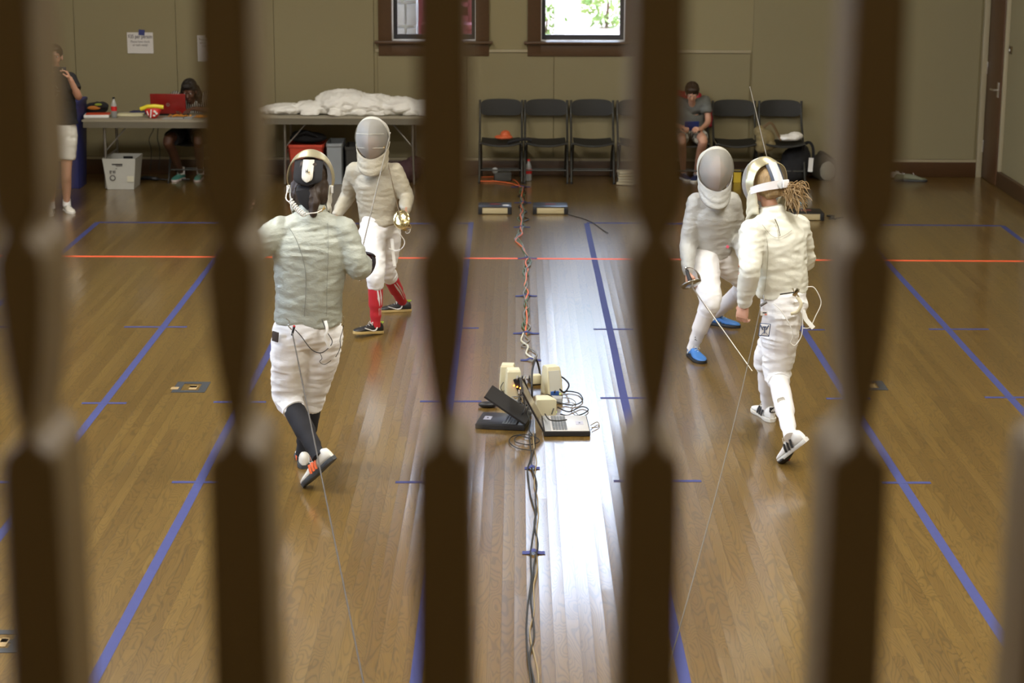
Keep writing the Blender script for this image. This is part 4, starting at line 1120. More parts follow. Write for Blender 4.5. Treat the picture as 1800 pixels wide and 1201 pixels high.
crossmark(R1n, 846, (50, 104), 'blue cross mark passing behind the fourth baluster, nearest the camera')
crossmark(R2n, 580, (30, 38), 'short blue cross mark beside the ponytailed fencer at hip height')
crossmark(R2n, 701, (38, 40), 'short blue cross mark behind the fifth baluster')
crossmark(R2n, 849, (36, 50), 'short blue cross mark on the right line, lower right of the ponytailed fencer')
crossmark(R3n, 579, (33, 72), 'short blue cross mark on the far right line, below the orange line')
crossmark(R3n, 699, (45, 60), 'short blue cross mark on the far right line, at the picture edge')
crossmark(FLn, 575, (20, 72), 'short blue cross mark at the left picture edge, farther one')
crossmark(FLn, 848, (20, 400), 'short blue cross mark at the left picture edge, nearer one')
for a, b_, r0, r1, lab in ((172, 430, 391, 392, 'blue tape end line at the far left, near the crate under the table'), (594, 828, 393, 393, 'blue tape end line behind the youth with red socks'),
                           (1031, 1290, 392, 394, 'blue tape end line behind the fencer with blue shoes'), (1494, 1762, 395, 397, 'blue tape end line at the right in front of the shoes by the wall')):
    strip('tape_line', fl(a, r0), fl(b_, r1), .05, M_blue, lab, group='blue piste end lines', z=.0018)
strip('tape_line', fl(-120, 449.5), fl(1920, 460), .055, M_otape, 'long thin orange-red line crossing the whole hall floor', z=.0020)
def taped_box(cx_, cy_, w_, d_, label, bars):
    c = fl(cx_, cy_); b = MB(); e = .05
    for x, y, a, q in ((0, -d_/2+e/2, w_, e), (0, d_/2-e/2, w_, e), (-w_/2+e/2, 0, e, d_-2*e), (w_/2-e/2, 0, e, d_-2*e)): b.box((c.x+x, c.y+y, .0012), (a, q, .0022))
    for x, y, a, q in bars: b.box((c.x+x, c.y+y, .0012), (a, q, .0022), mi=0)
    t = b.build('tape_box', [M_ktape, M_tan], label=label, category='tape', origin=c, smooth=False)
    b = MB()
    for x, y, a, q in ((.015, .01, w_-.17, .05), (-.10, -.035, .05, .06), (w_/2-.09, -.02, .05, .09)): b.box((c.x+x, c.y+y, .0024), (a, q, .002))
    b.build('inner_tape', M_tan, t, smooth=False)
taped_box(336, 681, .215, .27, 'black taped rectangle with tan tape strokes on the floor at left', ())
taped_box(1, 1128, .20, .26, 'black taped rectangle at the lower left picture edge', ((0, 0, .1, .04),))
taped_box(1533, 678, .17, .24, 'black taped rectangle half hidden behind the fifth baluster', ())

# ================================================================== cable run down the middle of the hall
M_cab = {'black': M_cordblack, 'grey': mat('grey cable', (.20, .19, .17), .5), 'orange': mat('orange cable', (.75, .16, .05), .5), 'green': mat('olive green cable', (.08, .13, .06), .5), 'tan': mat('tan cable', (.27, .20, .10), .5), 'white': mat('off-white cable', (.62, .60, .48), .5)}
def cable(path, col, label, wob=.02, r=.0045, seed=0, freq=2.2, loops=0, z=None, step=.08):
    """path: floor pixels; the cable snakes along it"""
    P = [fl(a, b) for a, b in path]; L = [0]
    for i in range(1, len(P)): L.append(L[-1]+(P[i]-P[i-1]).length)
    n = max(4, int(L[-1]/step)); pts = []
    for i in range(n+1):
        s = L[-1]*i/n; k = max(j for j in range(len(L)) if L[j] <= s+1e-9); k = min(k, len(L)-2)
        p = lerp(P[k], P[k+1], (s-L[k])/max(1e-6, L[k+1]-L[k])); d = (P[k+1]-P[k]).normalized(); nn = V((-d.y, d.x, 0))
        o = wob*(noise.noise(V((s*freq, seed*7.3, 0)))*1.7+.5*math.sin(s*freq*2.3+seed*2))
        pts.append(p+nn*o+V((0, 0, r+(.012*(noise.noise(V((s*3, seed, 5)))+.3) if z is None else z))))
    for q in pts: q.z = max(r, q.z)
    return MB().tube(spline(pts, 3), r, 7).build('cable', M_cab[col], label=label, category='cable', group='cables taped down the middle of the floor', origin=P[0])
back = [(917, 330), (917, 357), (916, 378), (919, 400), (909, 425), (928, 455), (924, 490), (925, 521), (924, 560), (926, 590)]
fr = [(936, 765), (938, 800), (934, 826), (938, 870), (943, 905), (938, 973), (938, 1015), (932, 1060), (930, 1110), (935, 1165), (942, 1240), (942, 1400)]
cable(back, 'orange', 'orange cable snaking along the taped run toward the chairs', wob=.018, r=.006, seed=1, freq=3)
cable(back, 'green', 'olive cable twisted into the far cable run', wob=.026, r=.0055, seed=2, freq=3)
cable(back, 'grey', 'grey cable twisted into the far cable run', wob=.024, r=.0055, seed=3, freq=3.4)
cable(back, 'green', 'second olive cable twisted into the far cable run', wob=.022, r=.005, seed=4, freq=4)
cable(back[:4], 'black', 'black cable coiled beside the far scoring boxes', wob=.05, r=.005, seed=5, freq=5)
cable([(x-5, y) for x, y in fr], 'black', 'black cable of the near run, leftmost strand', wob=.008, r=.0042, seed=6)
cable([(x+2, y) for x, y in fr], 'black', 'black cable of the near run, weaving to the right', wob=.015, r=.0042, seed=7, freq=2.7)
cable([(x+4, y) for x, y in fr], 'tan', 'tan twisted cable of the near run', wob=.009, r=.0034, seed=8, freq=3.5)
cable([(842, 320), (870, 320), (895, 324), (917, 330)], 'orange', 'orange extension cable leading left under the first chair', wob=.03, r=.007, seed=9)
cable([(848, 313), (875, 311), (905, 318), (917, 330)], 'orange', 'second orange cable under the first chair', wob=.04, r=.005, seed=10)
cable([(920, 588), (916, 600), (932, 612), (926, 625), (938, 634)], 'white', 'off-white cable winding into the speaker pile', wob=.02, r=.006, seed=11)
cable([(926, 592), (936, 600), (914, 610), (936, 622), (932, 640)], 'grey', 'grey cable winding into the speaker pile', wob=.03, r=.005, seed=12)
cable([(997, 378), (1020, 384), (1045, 394), (1070, 412)], 'black', 'thin black cable leading right from the far scoring box', wob=.01, r=.004, seed=13)
def tapebit(px0, px1, row, label, seed):
    p, q = fl(px0, row), fl(px1, row); b = MB(); rr = random.Random(seed); rows = []; n = 14
    for i in range(n+1):
        u = i/n; o = lerp(p, q, u); h = .002+.014*math.exp(-((u-.5)/.16)**2); dy = rr.uniform(-.004, .004)
        rows.append([o+V((0, -.022+dy, h)), o+V((0, .022+dy, h)), o+V((0, .022+dy, h+.002)), o+V((0, -.022+dy, h+.002))])
    b.rings(rows)
    b.build('tape_piece', M_blue, label=label, category='tape', group='blue tape pieces holding the cables', origin=(p+q)/2)
for k, (a, c, r, lab) in enumerate(((898, 932, 329, 'blue tape piece over the cables, farthest, by the chair legs'), (904, 934, 357, 'blue tape piece over the cables between the two scoring boxes'), (903, 932, 400, 'blue tape piece over the cables just in front of the scoring boxes'),
        (910, 944, 455, 'blue tape piece over the cables level with the orange line'), (906, 944, 521, 'blue tape piece over the cables at the top of the pink reflection'), (902, 948, 587, 'crumpled blue tape piece over the cables where they turn white'),
        (915, 951, 634, 'blue tape piece over the cables just behind the beige speakers'), (922, 949, 824, 'blue tape piece over the cables just in front of the laptops'), (918, 958, 973, 'blue tape piece over the cables nearest the camera'))):
    tapebit(a, c, r, lab, k)

# ================================================================== laptops, speakers and boxes in the middle
M_beige = mat('beige computer plastic', (.62, .57, .38), .5)
M_greyp = mat('grey plastic', (.33, .34, .34), .5)
M_silver = mat('silver laptop casing', (.62, .61, .60), .4, .2)
M_key = mat('grey laptop keys', (.16, .17, .18), .5)
M_screen = mat('dark switched-off screen', (.10, .06, .03), .18)
M_dkcase = mat('worn black laptop casing', (.022, .022, .024), .35)
def laptop(name, label, origin, rot, w_, d_, open_deg, deck, edge, tilt=0, screen_m=M_screen, name_lid='lid'):
    """origin: middle of the hinge edge on the floor; rot turns the keyboard direction (local -y) about z"""
    t = thing(name, label, 'laptop', origin); R = Rz(rot); o = V(origin)
    def B(mb, c, d, rot2=None, mi=0, bev=0): mb.box(o+R@V(c), d, rot=R@(rot2 if rot2 is not None else Matrix.Identity(3)), mi=mi, bev=bev)
    m_ = MB(); B(m_, (0, -d_/2, .016), (w_, d_, .030), bev=.004); ba = m_.build('base', edge, t)
    m_ = MB(); B(m_, (0, -d_/2, .0325), (w_-.008, d_-.012, .003), bev=.001); de = m_.build('deck', deck, ba)
    m_ = MB(); B(m_, (0, -.026, .0343), (w_-.02, .034, .002)); m_.build('hinge_cover', M_greyp, ba)
    m_ = MB()
    for r in range(5):
        for c in range(13):
            B(m_, (-w_*.40+c*w_*.80/12, -.062-r*.0175, .0355), (w_*.80/12-.003, .0150, .004), bev=.001)
    m_.build('keyboard', M_key, ba)
    m_ = MB(); B(m_, (0, -d_+.055, .0345), (.075, .045, .0015)); m_.build('touchpad', mat('touchpad', (.42, .40, .46), .4), ba)
    m_ = MB(); B(m_, (.0, -d_+.055, .0356), (.018, .010, .001)); m_.build('touchpad_mark', M_black, ba, smooth=False)
    a = math.radians(open_deg); T = Matrix.Translation(V((0, 0, .030)))
    RR = Rx(-(PI-a)) if False else Rx(PI-a)
    L_ = MB(); hh = d_*.98
    def lidp(x, y, z):       # lid lies over the base when closed (open_deg 0): local y from 0 to -hh
        ca, sa = math.cos(a), math.sin(a)
        return V((x, -(y*ca)-(z*sa)*-1*0, .036+y*sa)) + V((0, z*sa, z*ca*1.0))
    def lidbox(mb, y0, y1, x0, x1, z0, z1, mi=0):
        vs = [lidp(x, y, z) for x in (x0, x1) for y in (y0, y1) for z in (z0, z1)]
        mb.add([o+R@v for v in vs], [(0, 1, 3, 2), (4, 6, 7, 5), (0, 4, 5, 1), (2, 3, 7, 6), (0, 2, 6, 4), (1, 5, 7, 3)], mi)
    lidbox(L_, 0, hh, -w_/2, w_/2, 0, .010); li = L_.build(name_lid, edge, t, smooth=False)
    L_ = MB(); lidbox(L_, .016, hh-.014, -w_/2+.014, w_/2-.014, -.0015, 0); sc_ = L_.build('screen', screen_m, li, smooth=False)
    L_ = MB(); lidbox(L_, .001, hh-.001, -w_/2+.001, w_/2-.001, .0100, .0108); L_.build('lid_edge', M_silver if deck is M_silver else M_dkcase, li, smooth=False)
    return t
# silver laptop, hinge to the left, keyboard towards the right
h0, h1 = fl(957, 771), fl(961, 733)
hc = (h0+h1)/2; hc.z = 0
laptop('laptop', 'open silver laptop with tall tilted screen in front of the beige speakers', V((fl(954, 754).x, fl(954, 754).y, .001)), math.radians(90)+.03, .35, .275, 118, M_silver, M_dkcase)
p_ = fl(934, 760)
laptop('laptop', 'open black laptop with worn lid leaning beside the silver one', V((fl(928, 748).x, fl(928, 748).y, .001)), math.radians(-90)-.16, .27, .30, 33, M_dkcase, M_dkcase)
def speaker(pos, rot, label, w_=.10, h=.19, d=.13, lean=0, lie=False):
    t = thing('computer_speaker', label, 'speaker', pos, 'beige computer speakers in the pile'); R = Rz(rot)@(Rx(lean)); o = V(pos)
    if lie: R = Rz(rot)@Ry(math.radians(90))@Rx(0)
    m_ = MB(); rings = []
    for z, f_, b_, ww in ((0, .5, .5, .5), (.006, .53, .5, .52), (h*.5, .40, .48, .50), (h*.94, .24, .44, .44), (h, .20, .38, .38)):
        rings.append([o+R@V((x*w_*ww*2*.5*2, y, z)) for x, y in ((-.45, -f_*d), (-.5, -f_*d*.8), (-.5, b_*d*.9), (-.42, b_*d), (.42, b_*d), (.5, b_*d*.9), (.5, -f_*d*.8), (.45, -f_*d))])
    m_.rings(rings); c = m_.build('cabinet', M_beige, t, angle=30)
    m_ = MB(); m_.rings([[o+R@V((x*w_, -f_*d-.004, z)) for x in (-.36, .36)]+[o+R@V((x*w_, -f_*d+.002, z)) for x in (.36, -.36)] for z, f_ in ((h*.10, .50), (h*.5, .405), (h*.88, .265))]); m_.build('grille', mat('grey beige speaker cloth', (.50, .49, .42), .9, bump=.4, scale=400, dist=.001), t)
    m_ = MB(); m_.ball(o+R@V((.03, -.5*d-.002, h*.06)), (.004, .003, .004)); m_.build('power_light', emit('green light', (.5, .9, .05), 1.5), t)
    return t
p1_ = fl(893, 690); p2_ = fl(904, 702)
speaker(V((p1_.x, p1_.y, .001)), math.radians(175), 'tall beige computer speaker, leftmost and farthest of the pile')
p2_ = fl(902, 699)
speaker(V((p2_.x, p2_.y, .001)), math.radians(185), 'beige computer speaker just left of the orange lights')
p3_ = fl(970, 692)
speaker(V((p3_.x, p3_.y, .001)), math.radians(20), 'beige computer speaker with grey front right of the screen', w_=.105, h=.18)
p4_ = fl(966, 734)
t = speaker(V((p4_.x-.02, p4_.y+.02, .055)), math.radians(95), 'beige computer speaker lying on its side behind the silver laptop', lie=True, h=.15, d=.12)
# white adapter cube, grey box, power brick, dongles
def simple_box(name, label, cat, c, d, rot, mtl, bev=.004, group=None, rotm=None):
    b = MB().box(c, d, rot=(rotm if rotm is not None else Rz(rot)), bev=bev); kw = dict(label=label, category=cat, origin=V((c[0], c[1], c[2]-d[2]/2)))
    if group: kw['group'] = group
    return b.build(name, mtl, **kw)
q = fl(942, 686); simple_box('power_adapter', 'small cream adapter block between the speakers and the screen', 'adapter', (q.x, q.y, .075), (.062, .055, .060), .2, M_beige, .008)
q = fl(946, 672); simple_box('power_brick', 'black power brick under the cream adapter', 'adapter', (q.x, q.y-.03, .022), (.12, .10, .042), .3, M_black, .006)
q = fl(976, 708); simple_box('scoring_module', 'small grey electronic box with blue plugs right of the laptop screen', 'electronics', (q.x, q.y, .02), (.09, .07, .036), -.1, M_greyp, .005)
q = fl(974, 694); simple_box('plug_connector', 'blue connector on the floor below the grey-fronted speaker', 'connector', (q.x, q.y-.03, .018), (.055, .035, .030), .3, mat('blue connector plastic', (.03, .10, .35), .4), .004)
q = fl(858, 716); t = thing('computer_mouse', 'black computer mouse left behind the black laptop', 'mouse', V((q.x, q.y, .001)))
MB().ball((q.x, q.y, .018), (.062, .034, .020), rot=Rz(.1)).build('shell', M_black, t); MB().tube([(q.x+.055, q.y, .02), (q.x+.10, q.y+.01, .03), (q.x+.16, q.y-.02, .008)], .002, 6).build('mouse_cable', M_cordblack, t)
# scoring unit with orange lights
q = fl(918, 703); t = thing('scoring_box', 'small electronic unit with a row of glowing orange lights and chrome plugs', 'scoring box', V((q.x, q.y, .001)))
MB().box((q.x, q.y, .075), (.07, .03, .15), rot=Ry(-.35), bev=.004).build('case', M_black, t)
lamps_m = emit('orange light', (1, .30, .03), 6)
for k in range(5): MB().ball((q.x-.052+.020*k, q.y-.03, .100-.008*k), .0055, n=10).build('lamp', lamps_m, t)
for k in range(4):
    MB().tube([(q.x-.03+.022*k, q.y-.02, .16), (q.x-.035+.022*k, q.y-.045, .145)], .007, 8).build('plug', mat('dull connector metal', (.25, .24, .22), .5, .6), t)
    MB().tube([(q.x-.02+.018*k, q.y-.03, .07), (q.x-.02+.018*k, q.y-.055, .05)], .007, 8).build('plug', mat('dull connector metal', (.25, .24, .22), .5, .6), t)
# loose loops of cable
def loop3(pts, col, label, r=.004, k=5):
    P = []
    for a, b, z in pts: P.append(fl(a, b, z))
    for p in P: p.z = max(p.z, r)
    return MB().tube(spline(P, k), r, 7).build('cable', M_cab[col], label=label, category='cable', group='loose cables around the laptops', origin=(P[0].x, P[0].y, 0))
loop3([(935, 700, .05), (935, 672, .15), (936, 650, .18), (942, 632, .20), (948, 650, .12), (950, 672, .05)], 'black', 'thick black cable loop standing up behind the adapter', .0065)
loop3([(984, 684, .08), (992, 690, .05), (1000, 678, .06), (994, 668, .05), (984, 664, .06), (975, 690, .03)], 'black', 'black cable loop at the right of the grey-fronted speaker', .0055)
loop3([(960, 660, .10), (972, 652, .12), (984, 660, .08), (988, 670, .01)], 'black', 'thin black cable arching over the grey-fronted speaker', .0025)
loop3([(985, 690, .01), (1000, 688, .01), (1018, 692, .01), (1024, 704, .01), (1010, 712, .01), (990, 710, .01), (970, 704, .03)], 'black', 'black cable loop lying right of the speakers', .004)
loop3([(980, 716, .03), (1000, 724, .01), (1022, 715, .01), (1034, 720, .01), (1024, 728, .01), (1004, 732, .01), (985, 728, .02)], 'black', 'black cable loop nearest the silver laptop keyboard', .004)
loop3([(978, 700, .03), (1000, 700, .015), (1012, 708, .01), (1004, 718, .01), (1016, 730, .01), (1006, 740, .01)], 'grey', 'grey cable squiggle right of the lying speaker', .003)
loop3([(1038, 748, .015), (1050, 742, .01), (1053, 750, .005), (1040, 752, .015)], 'tan', 'small tan dongle lead at the edge of the silver laptop', .003)
loop3([(946, 715, .06), (950, 700, .09), (962, 694, .08), (972, 700, .06), (974, 714, .05), (970, 728, .05)], 'black', 'black cable arching in front of the laptop screen', .004)
loop3([(958, 728, .06), (966, 738, .06), (982, 740, .07), (996, 738, .06)], 'black', 'black cable lying over the fallen speaker', .004)
loop3([(936, 792, .01), (910, 788, .01), (896, 778, .01), (900, 768, .01), (920, 764, .01), (940, 768, .01), (948, 776, .01), (930, 782, .01), (905, 776, .01), (912, 766, .01), (934, 772, .01)], 'black', 'black cable coil on the floor in front of the laptops', .0032)
loop3([(936, 765, .01), (930, 755, .02), (932, 740, .04), (925, 728, .06), (928, 712, .10), (920, 695, .13)], 'black', 'black cable rising between the two laptops', .004)
loop3([(885, 672, .14), (880, 682, .10), (885, 690, .02), (897, 700, .01), (892, 715, .01), (905, 722, .01)], 'black', 'thin black cable hanging beside the left speakers', .0025)
loop3([(878, 700, .01), (886, 694, .03), (880, 690, .04), (890, 686, .02)], 'black', 'little black cable curl on the leftmost speaker', .0022)
rr = random.Random(12)
for k in range(9):
    a = [(905+rr.uniform(-6, 6), 712+rr.uniform(-8, 4), .01)]
    for j in range(4): a.append((912+rr.uniform(-14, 22), 706+rr.uniform(-14, 22), rr.uniform(.01, .09)))
    a.append((930+rr.uniform(-6, 6), 738+rr.uniform(-8, 4), .01))
    loop3(a, ['black', 'black', 'grey', 'black', 'tan'][k % 5], 'tangled cable in the knot between speakers and laptops, %s strand' % ['topmost', 'lowest', 'leftmost', 'rearmost', 'foremost', 'twisted', 'tightest', 'longest', 'shortest'][k], .0035)

# far scoring boxes
def reel_box(x0, x1, row, label):
    p, q = fl(x0, row), fl(x1, row); c = (p+q)/2; w_ = q.x-p.x; t = thing('scoring_machine', label, 'scoring machine', c, 'flat scoring machines on the floor')
    MB().box((c.x, c.y+.13, .036), (w_, .26, .062), bev=.006).build('case', mat('pale scoring machine case', (.50, .42, .24), .45), t)
    MB().box((c.x, c.y+.13, .071), (w_+.01, .27, .010), bev=.003).build('top_panel', M_black, t)
    for sd in (-1, 1): MB().box((c.x+sd*(w_/2-.012), c.y+.002, .035), (.04, .02, .072), bev=.004).build('corner_guard', M_black, t)
    MB().box((c.x, c.y+.15, .0775), (.10, .05, .003)).build('display', mat('dark red display', (.20, .02, .02), .3), t, smooth=False)
    return t
t = reel_box(842, 898, 377, 'flat scoring machine on the floor left of the cable run')
MB().ball(fl(889, 361, .075), (.035, .03, .006)).build('sticker', M_whiteplastic, t)
reel_box(938, 997, 377, 'flat scoring machine on the floor right of the cable run')
t = reel_box(1392, 1447, 388, 'grey scoring machine on the floor behind the ponytailed fencer')
cable([(1450, 386), (1462, 380), (1470, 388), (1480, 384)], 'black', 'dark coil of leads right of the grey scoring machine', wob=.05, r=.008, seed=21, freq=8)

# ================================================================== bottles
def bottle(pos, label, h=.23, r=.032, liquid=None, label_m=None, cap=None, clear=None, fill=.6):
    t = thing('bottle', label, 'bottle', pos); o = V(pos)
    pr = [(r*.8, 0), (r, .008), (r, h*.30), (r*.95, h*.42), (r, h*.55), (r*.92, h*.66), (r*.55, h*.82), (r*.40, h*.90), (r*.40, h*.93)]
    MB().lathe(pr, o, 20).build('bottle_body', clear, t)
    if liquid: MB().lathe([(a*.93, min(z, h*fill)+.003) for a, z in pr if z <= h*fill]+[(.001, h*fill)], o, 20).build('drink', liquid, t)
    MB().lathe([(r*1.015, h*.34), (r*1.015, h*.56)], o, 20, cap=False).build('label_band', label_m, t)
    MB().lathe([(r*.45, h*.92), (r*.45, h)], o, 14).build('cap', cap, t)
    return t
M_clear = see_through('clear plastic', (.75, .78, .78), .35, .1)
M_cola = mat('dark cola', (.018, .006, .004), .15)
M_redlab = mat('red bottle label', (.60, .02, .02), .4)
M_redcap = mat('red bottle cap', (.6, .02, .02), .4)
q = fl(929, 318); bottle(V((q.x, q.y, 0)), 'dark cola bottle with red label and cap on the floor by the chair legs', .235, .036, M_cola, M_redlab, M_redcap, M_clear, .75)
q = fl(1405, 374); bottle(V((q.x, q.y-.05, 0)), 'clear water bottle with pale blue label behind the ponytail', .235, .034, None, mat('pale blue label', (.35, .62, .78), .4), M_whiteplastic, M_clear)

# ================================================================== folding tables
M_tabletop = mat('grey brown table top', (.30, .27, .20), .45)
M_tableedge = mat('grey table edging', (.14, .125, .09), .5)
M_tube = mat('grey steel tube', (.30, .29, .27), .35, .8)
HT = .735
def table(x0, x1, y0, d, label):
    cx_ = (x0+x1)/2; t = thing('folding_table', label, 'table', (cx_, y0+d/2, 0), 'long folding tables against the far wall')
    MB().box((cx_, y0+d/2, HT-.01), (x1-x0, d, .02), bev=.004).build('tabletop', M_tabletop, t)
    b = MB()
    for yy in (y0+.01, y0+d-.01): b.box((cx_, yy, HT-.05), (x1-x0-.03, .02, .062))
    for xx in (x0+.02, x1-.02): b.box((xx, y0+d/2, HT-.05), (.02, d-.05, .062))
    b.build('apron', M_tableedge, t, smooth=False)
    for sx_, xx in ((1, x0+.22), (-1, x1-.22)):
        for yy in (y0+.07, y0+d-.07): MB().tube([(xx, yy, HT-.03), (xx, yy, .36), (xx-sx_*.01, yy, .012)], .014, 10).build('leg', M_tube, t)
        MB().tube([(xx, y0+.07, .34), (xx, y0+d-.07, .34)], .010, 8).build('stretcher', M_tube, t)
        MB().tube([(xx, y0+.08, .40), (xx+sx_*.26, y0+.15, HT-.04)], .007, 8).build('brace', M_tube, t)
    return t
YT1 = 20.55
xa1 = at(143, 210, YT1).x
table(xa1, xa1+1.83, YT1, .76, 'grey folding table with red laptop, bottle and snack bag on it')
YT2 = 20.90
xa2 = at(462, 212, YT2).x
table(xa2, at(762, 212, YT2).x, YT2, .72, 'folding table heaped with white fencing clothes')
# pile of white cloth: several garments
M_pile = mat('crumpled white cloth', (.90, .89, .85), .85, bump=.5, scale=40, dist=.006)
def garment(px, w_, row_top, label, seed, yy=YT2+.34, d_=.28, h=None, mt=None, zb=HT):
    c = at(px, 200, yy); hh = h if h else max(.02, at(px, row_top, yy).z-zb); b = MB()
    rr = random.Random(seed)
    b.ball((c.x, yy, zb+hh*.48), (w_, d_, hh*.50), n=20)
    for k in range(14):
        a = rr.uniform(0, 6.28); u = rr.uniform(.3, .95)
        b.ball((c.x+math.cos(a)*w_*u, yy+math.sin(a)*d_*u*.9, zb+.018+hh*.5*(1-u)*rr.random()), (.07+.08*rr.random(), .06+.05*rr.random(), .018+hh*.3*rr.random()*(1-u*.5)), rot=Rz(rr.random()*3), n=10)
    o = remesh(b, .014, 2); wrinkle(o, .018, (9, 9, 20), seed)
    for v in o.v: v.z = max(v.z, zb+.001)
    return o.build('folded_garment', mt or M_pile, label=label, category='clothing', group='white fencing clothes on the table', origin=(c.x, yy, zb))
GZ = HT+.003
garment(505, .26, 184, 'flat white garment at the left end of the clothes table', 1, d_=.22, zb=GZ)
garment(556, .26, 178, 'white garment second from the left on the clothes table', 2, d_=.24, zb=GZ)
garment(604, .30, 158, 'tallest crumpled white garment in the middle of the heap', 3, d_=.30, zb=GZ)
garment(652, .28, 166, 'white garment on the heap directly above the youth in the mask', 4, d_=.28, zb=GZ)
garment(697, .26, 172, 'white garment with small dark print right of the middle of the heap', 5, d_=.27, zb=GZ)
garment(738, .24, 178, 'white garment at the right end beside the baluster', 6, d_=.25, zb=GZ)
# bins under the clothes table
def bin_(name, label, cat, x0, x1, y, d, h, mtl, lid=None, taper=.8, extra=None):
    cx_ = (x0+x1)/2; w_ = (x1-x0)/2; t = thing(name, label, cat, (cx_, y+d/2, 0)); b = MB()
    def ring(s, z, inn=0): return [(cx_+sx_*(w_*s-inn), y+d/2+sy*(d/2*s-inn), z) for sx_, sy in ((-1, -.86), (-.9, -1), (.9, -1), (1, -.86), (1, .86), (.9, 1), (-.9, 1), (-1, .86))]
    b.rings([ring(taper, .002), ring(lerp(taper, 1, .5), h*.5), ring(1, h-.03), ring(1.05, h-.03), ring(1.05, h), ring(.97, h), ring(taper*.95, .02)], cap=True); b.build('tub', mtl, t, angle=30)
    if lid: MB().box((cx_, y+d/2, h+.015), (w_*2.1, d*1.05, .03), bev=.008).build('lid', lid, t)
    return t
M_redbin = mat('red plastic bin', (.55, .06, .03), .45)
bin_('storage_bin', 'red plastic bin under the clothes table', 'bin', at(503, 270, 20.9).x, at(566, 270, 20.9).x, 21.05, .42, .42, M_redbin)
q = at(541, 250, 21.2); b = MB(); b.ball((q.x, 21.25, .47), (.20, .15, .055)); b.ball((q.x-.05, 21.22, .51), (.12, .10, .04)); b.tube([(q.x-.12, 21.1, .5), (q.x, 21.05, .56), (q.x+.12, 21.1, .5)], .012, 8)
o = remesh(b, .012, 2); wrinkle(o, .006, (20, 20, 20), 3); o.build('bag', M_blackcloth, label='black bag lying on top of the red bin', category='bag', origin=(q.x, 21.25, .43))
M_tote1 = mat('blue grey plastic crate', (.28, .31, .34), .5)
bin_('storage_box', 'pale blue-grey plastic box beside the red bin', 'box', at(572, 270, 20.9).x, at(600, 270, 20.9).x, 21.0, .45, .44, M_tote1, taper=.95)
bin_('storage_box', 'dark box right of the blue-grey box under the table', 'box', at(604, 270, 20.9).x, at(648, 270, 20.9).x, 21.05, .40, .40, mat('dark box', (.03, .03, .028), .6), taper=.95)
b = MB(); q = fl(718, 320); b.ball((q.x, q.y, .12), (.16, .13, .12)); b.ball((q.x+.08, q.y, .20), (.10, .10, .08)); o = remesh(b, .014, 3); wrinkle(o, .01, (16, 16, 16), 8)
o.build('bag', mat('dark purple bag cloth', (.06, .025, .03), .8), label='slumped dark maroon bag under the right end of the clothes table', category='bag', origin=(q.x, q.y, 0))

# things on and under the left table
def onT(px, yy): return at(px, 205, yy).x
q = onT(172, 20.85); t = thing('book', 'red and white paperback on the left end of the table', 'book', (q, 20.82, HT))
MB().box((q, 20.82, HT+.017), (.26, .20, .028), rot=Rz(.12), bev=.002).build('pages', M_whiteplastic, t); MB().box((q+.01, 20.83, HT+.034), (.25, .19, .004), rot=Rz(.12), bev=.001).build('cover', mat('red cover', (.60, .06, .02), .5), t)
q = onT(168, 21.05); b = MB(); b.ball((q, 21.08, HT+.06), (.13, .09, .06)); b.ball((q+.05, 21.05, HT+.09), (.09, .07, .045)); o = remesh(b, .01, 3); wrinkle(o, .006, (22, 22, 22), 9)
t = thing('pencil_case', 'black bag with orange and green patches on the table left end', 'bag', (q, 21.08, HT)); o.build('pouch', M_blackcloth, t)
MB().ball((q+.0, 20.985, HT+.075), (.07, .012, .022)).build('orange_patch', mat('orange cloth', (.45, .16, .02), .7), t); MB().ball((q+.05, 20.975, HT+.112), (.04, .012, .014)).build('green_patch', mat('green cloth', (.25, .33, .03), .7), t)
q = onT(201, 20.75); bottle(V((q, 20.75, HT)), 'cola bottle with red label standing on the left table', .215, .030, M_cola, M_redlab, M_black, M_clear, .3)
q = onT(230, 20.95); simple_box('notepad', 'pale yellow notepad on the left table', 'notepad', (q, 20.95, HT+.012), (.27, .16, .02), .05, mat('pale yellow paper', (.66, .62, .40), .8), .001)
q = onT(247, 21.12); simple_box('folder', 'dark blue folder behind the notepad', 'folder', (q, 21.13, HT+.015), (.20, .14, .025), -.1, mat('navy folder', (.02, .025, .10), .5), .002)
q = onT(269, 20.72); t = thing('snack_bag', 'red snack bag with folded yellow top on the left table', 'bag', (q, 20.72, HT))
b = MB(); rr_ = []
for z, w_, d_ in ((0, .030, .022), (.03, .062, .045), (.07, .082, .050), (.105, .098, .036)): rr_.append([(q+w_*math.cos(a), 20.72+d_*math.sin(a), HT+.002+z) for a in [2*PI*j/18 for j in range(18)]])
b.rings(rr_); b.build('packet', mat('red crisp packet', (.65, .03, .02), .3, bump=.6, scale=60, dist=.01), t)
b = MB(); b.tube([(q-.125, 20.71, HT+.095), (q-.05, 20.70, HT+.125), (q+.02, 20.70, HT+.130), (q+.115, 20.71, HT+.118)], [(.02, .022)]*4, 10); b.build('folded_top', mat('yellow foil', (.85, .72, .04), .35, bump=.4, scale=60, dist=.008), t)
b = MB()
for x, z, w_, h_, r_ in ((-.012, .055, .012, .09, .1), (.030, .075, .03, .022, .5), (.048, .055, .026, .02, -.4), (.022, .035, .024, .018, .3), (-.045, .06, .010, .05, -.3)): b.box((q+x, 20.668, HT+z), (w_, .012, h_), rot=Ry(r_), bev=.004)
b.build('packet_print', M_whiteplastic, t)
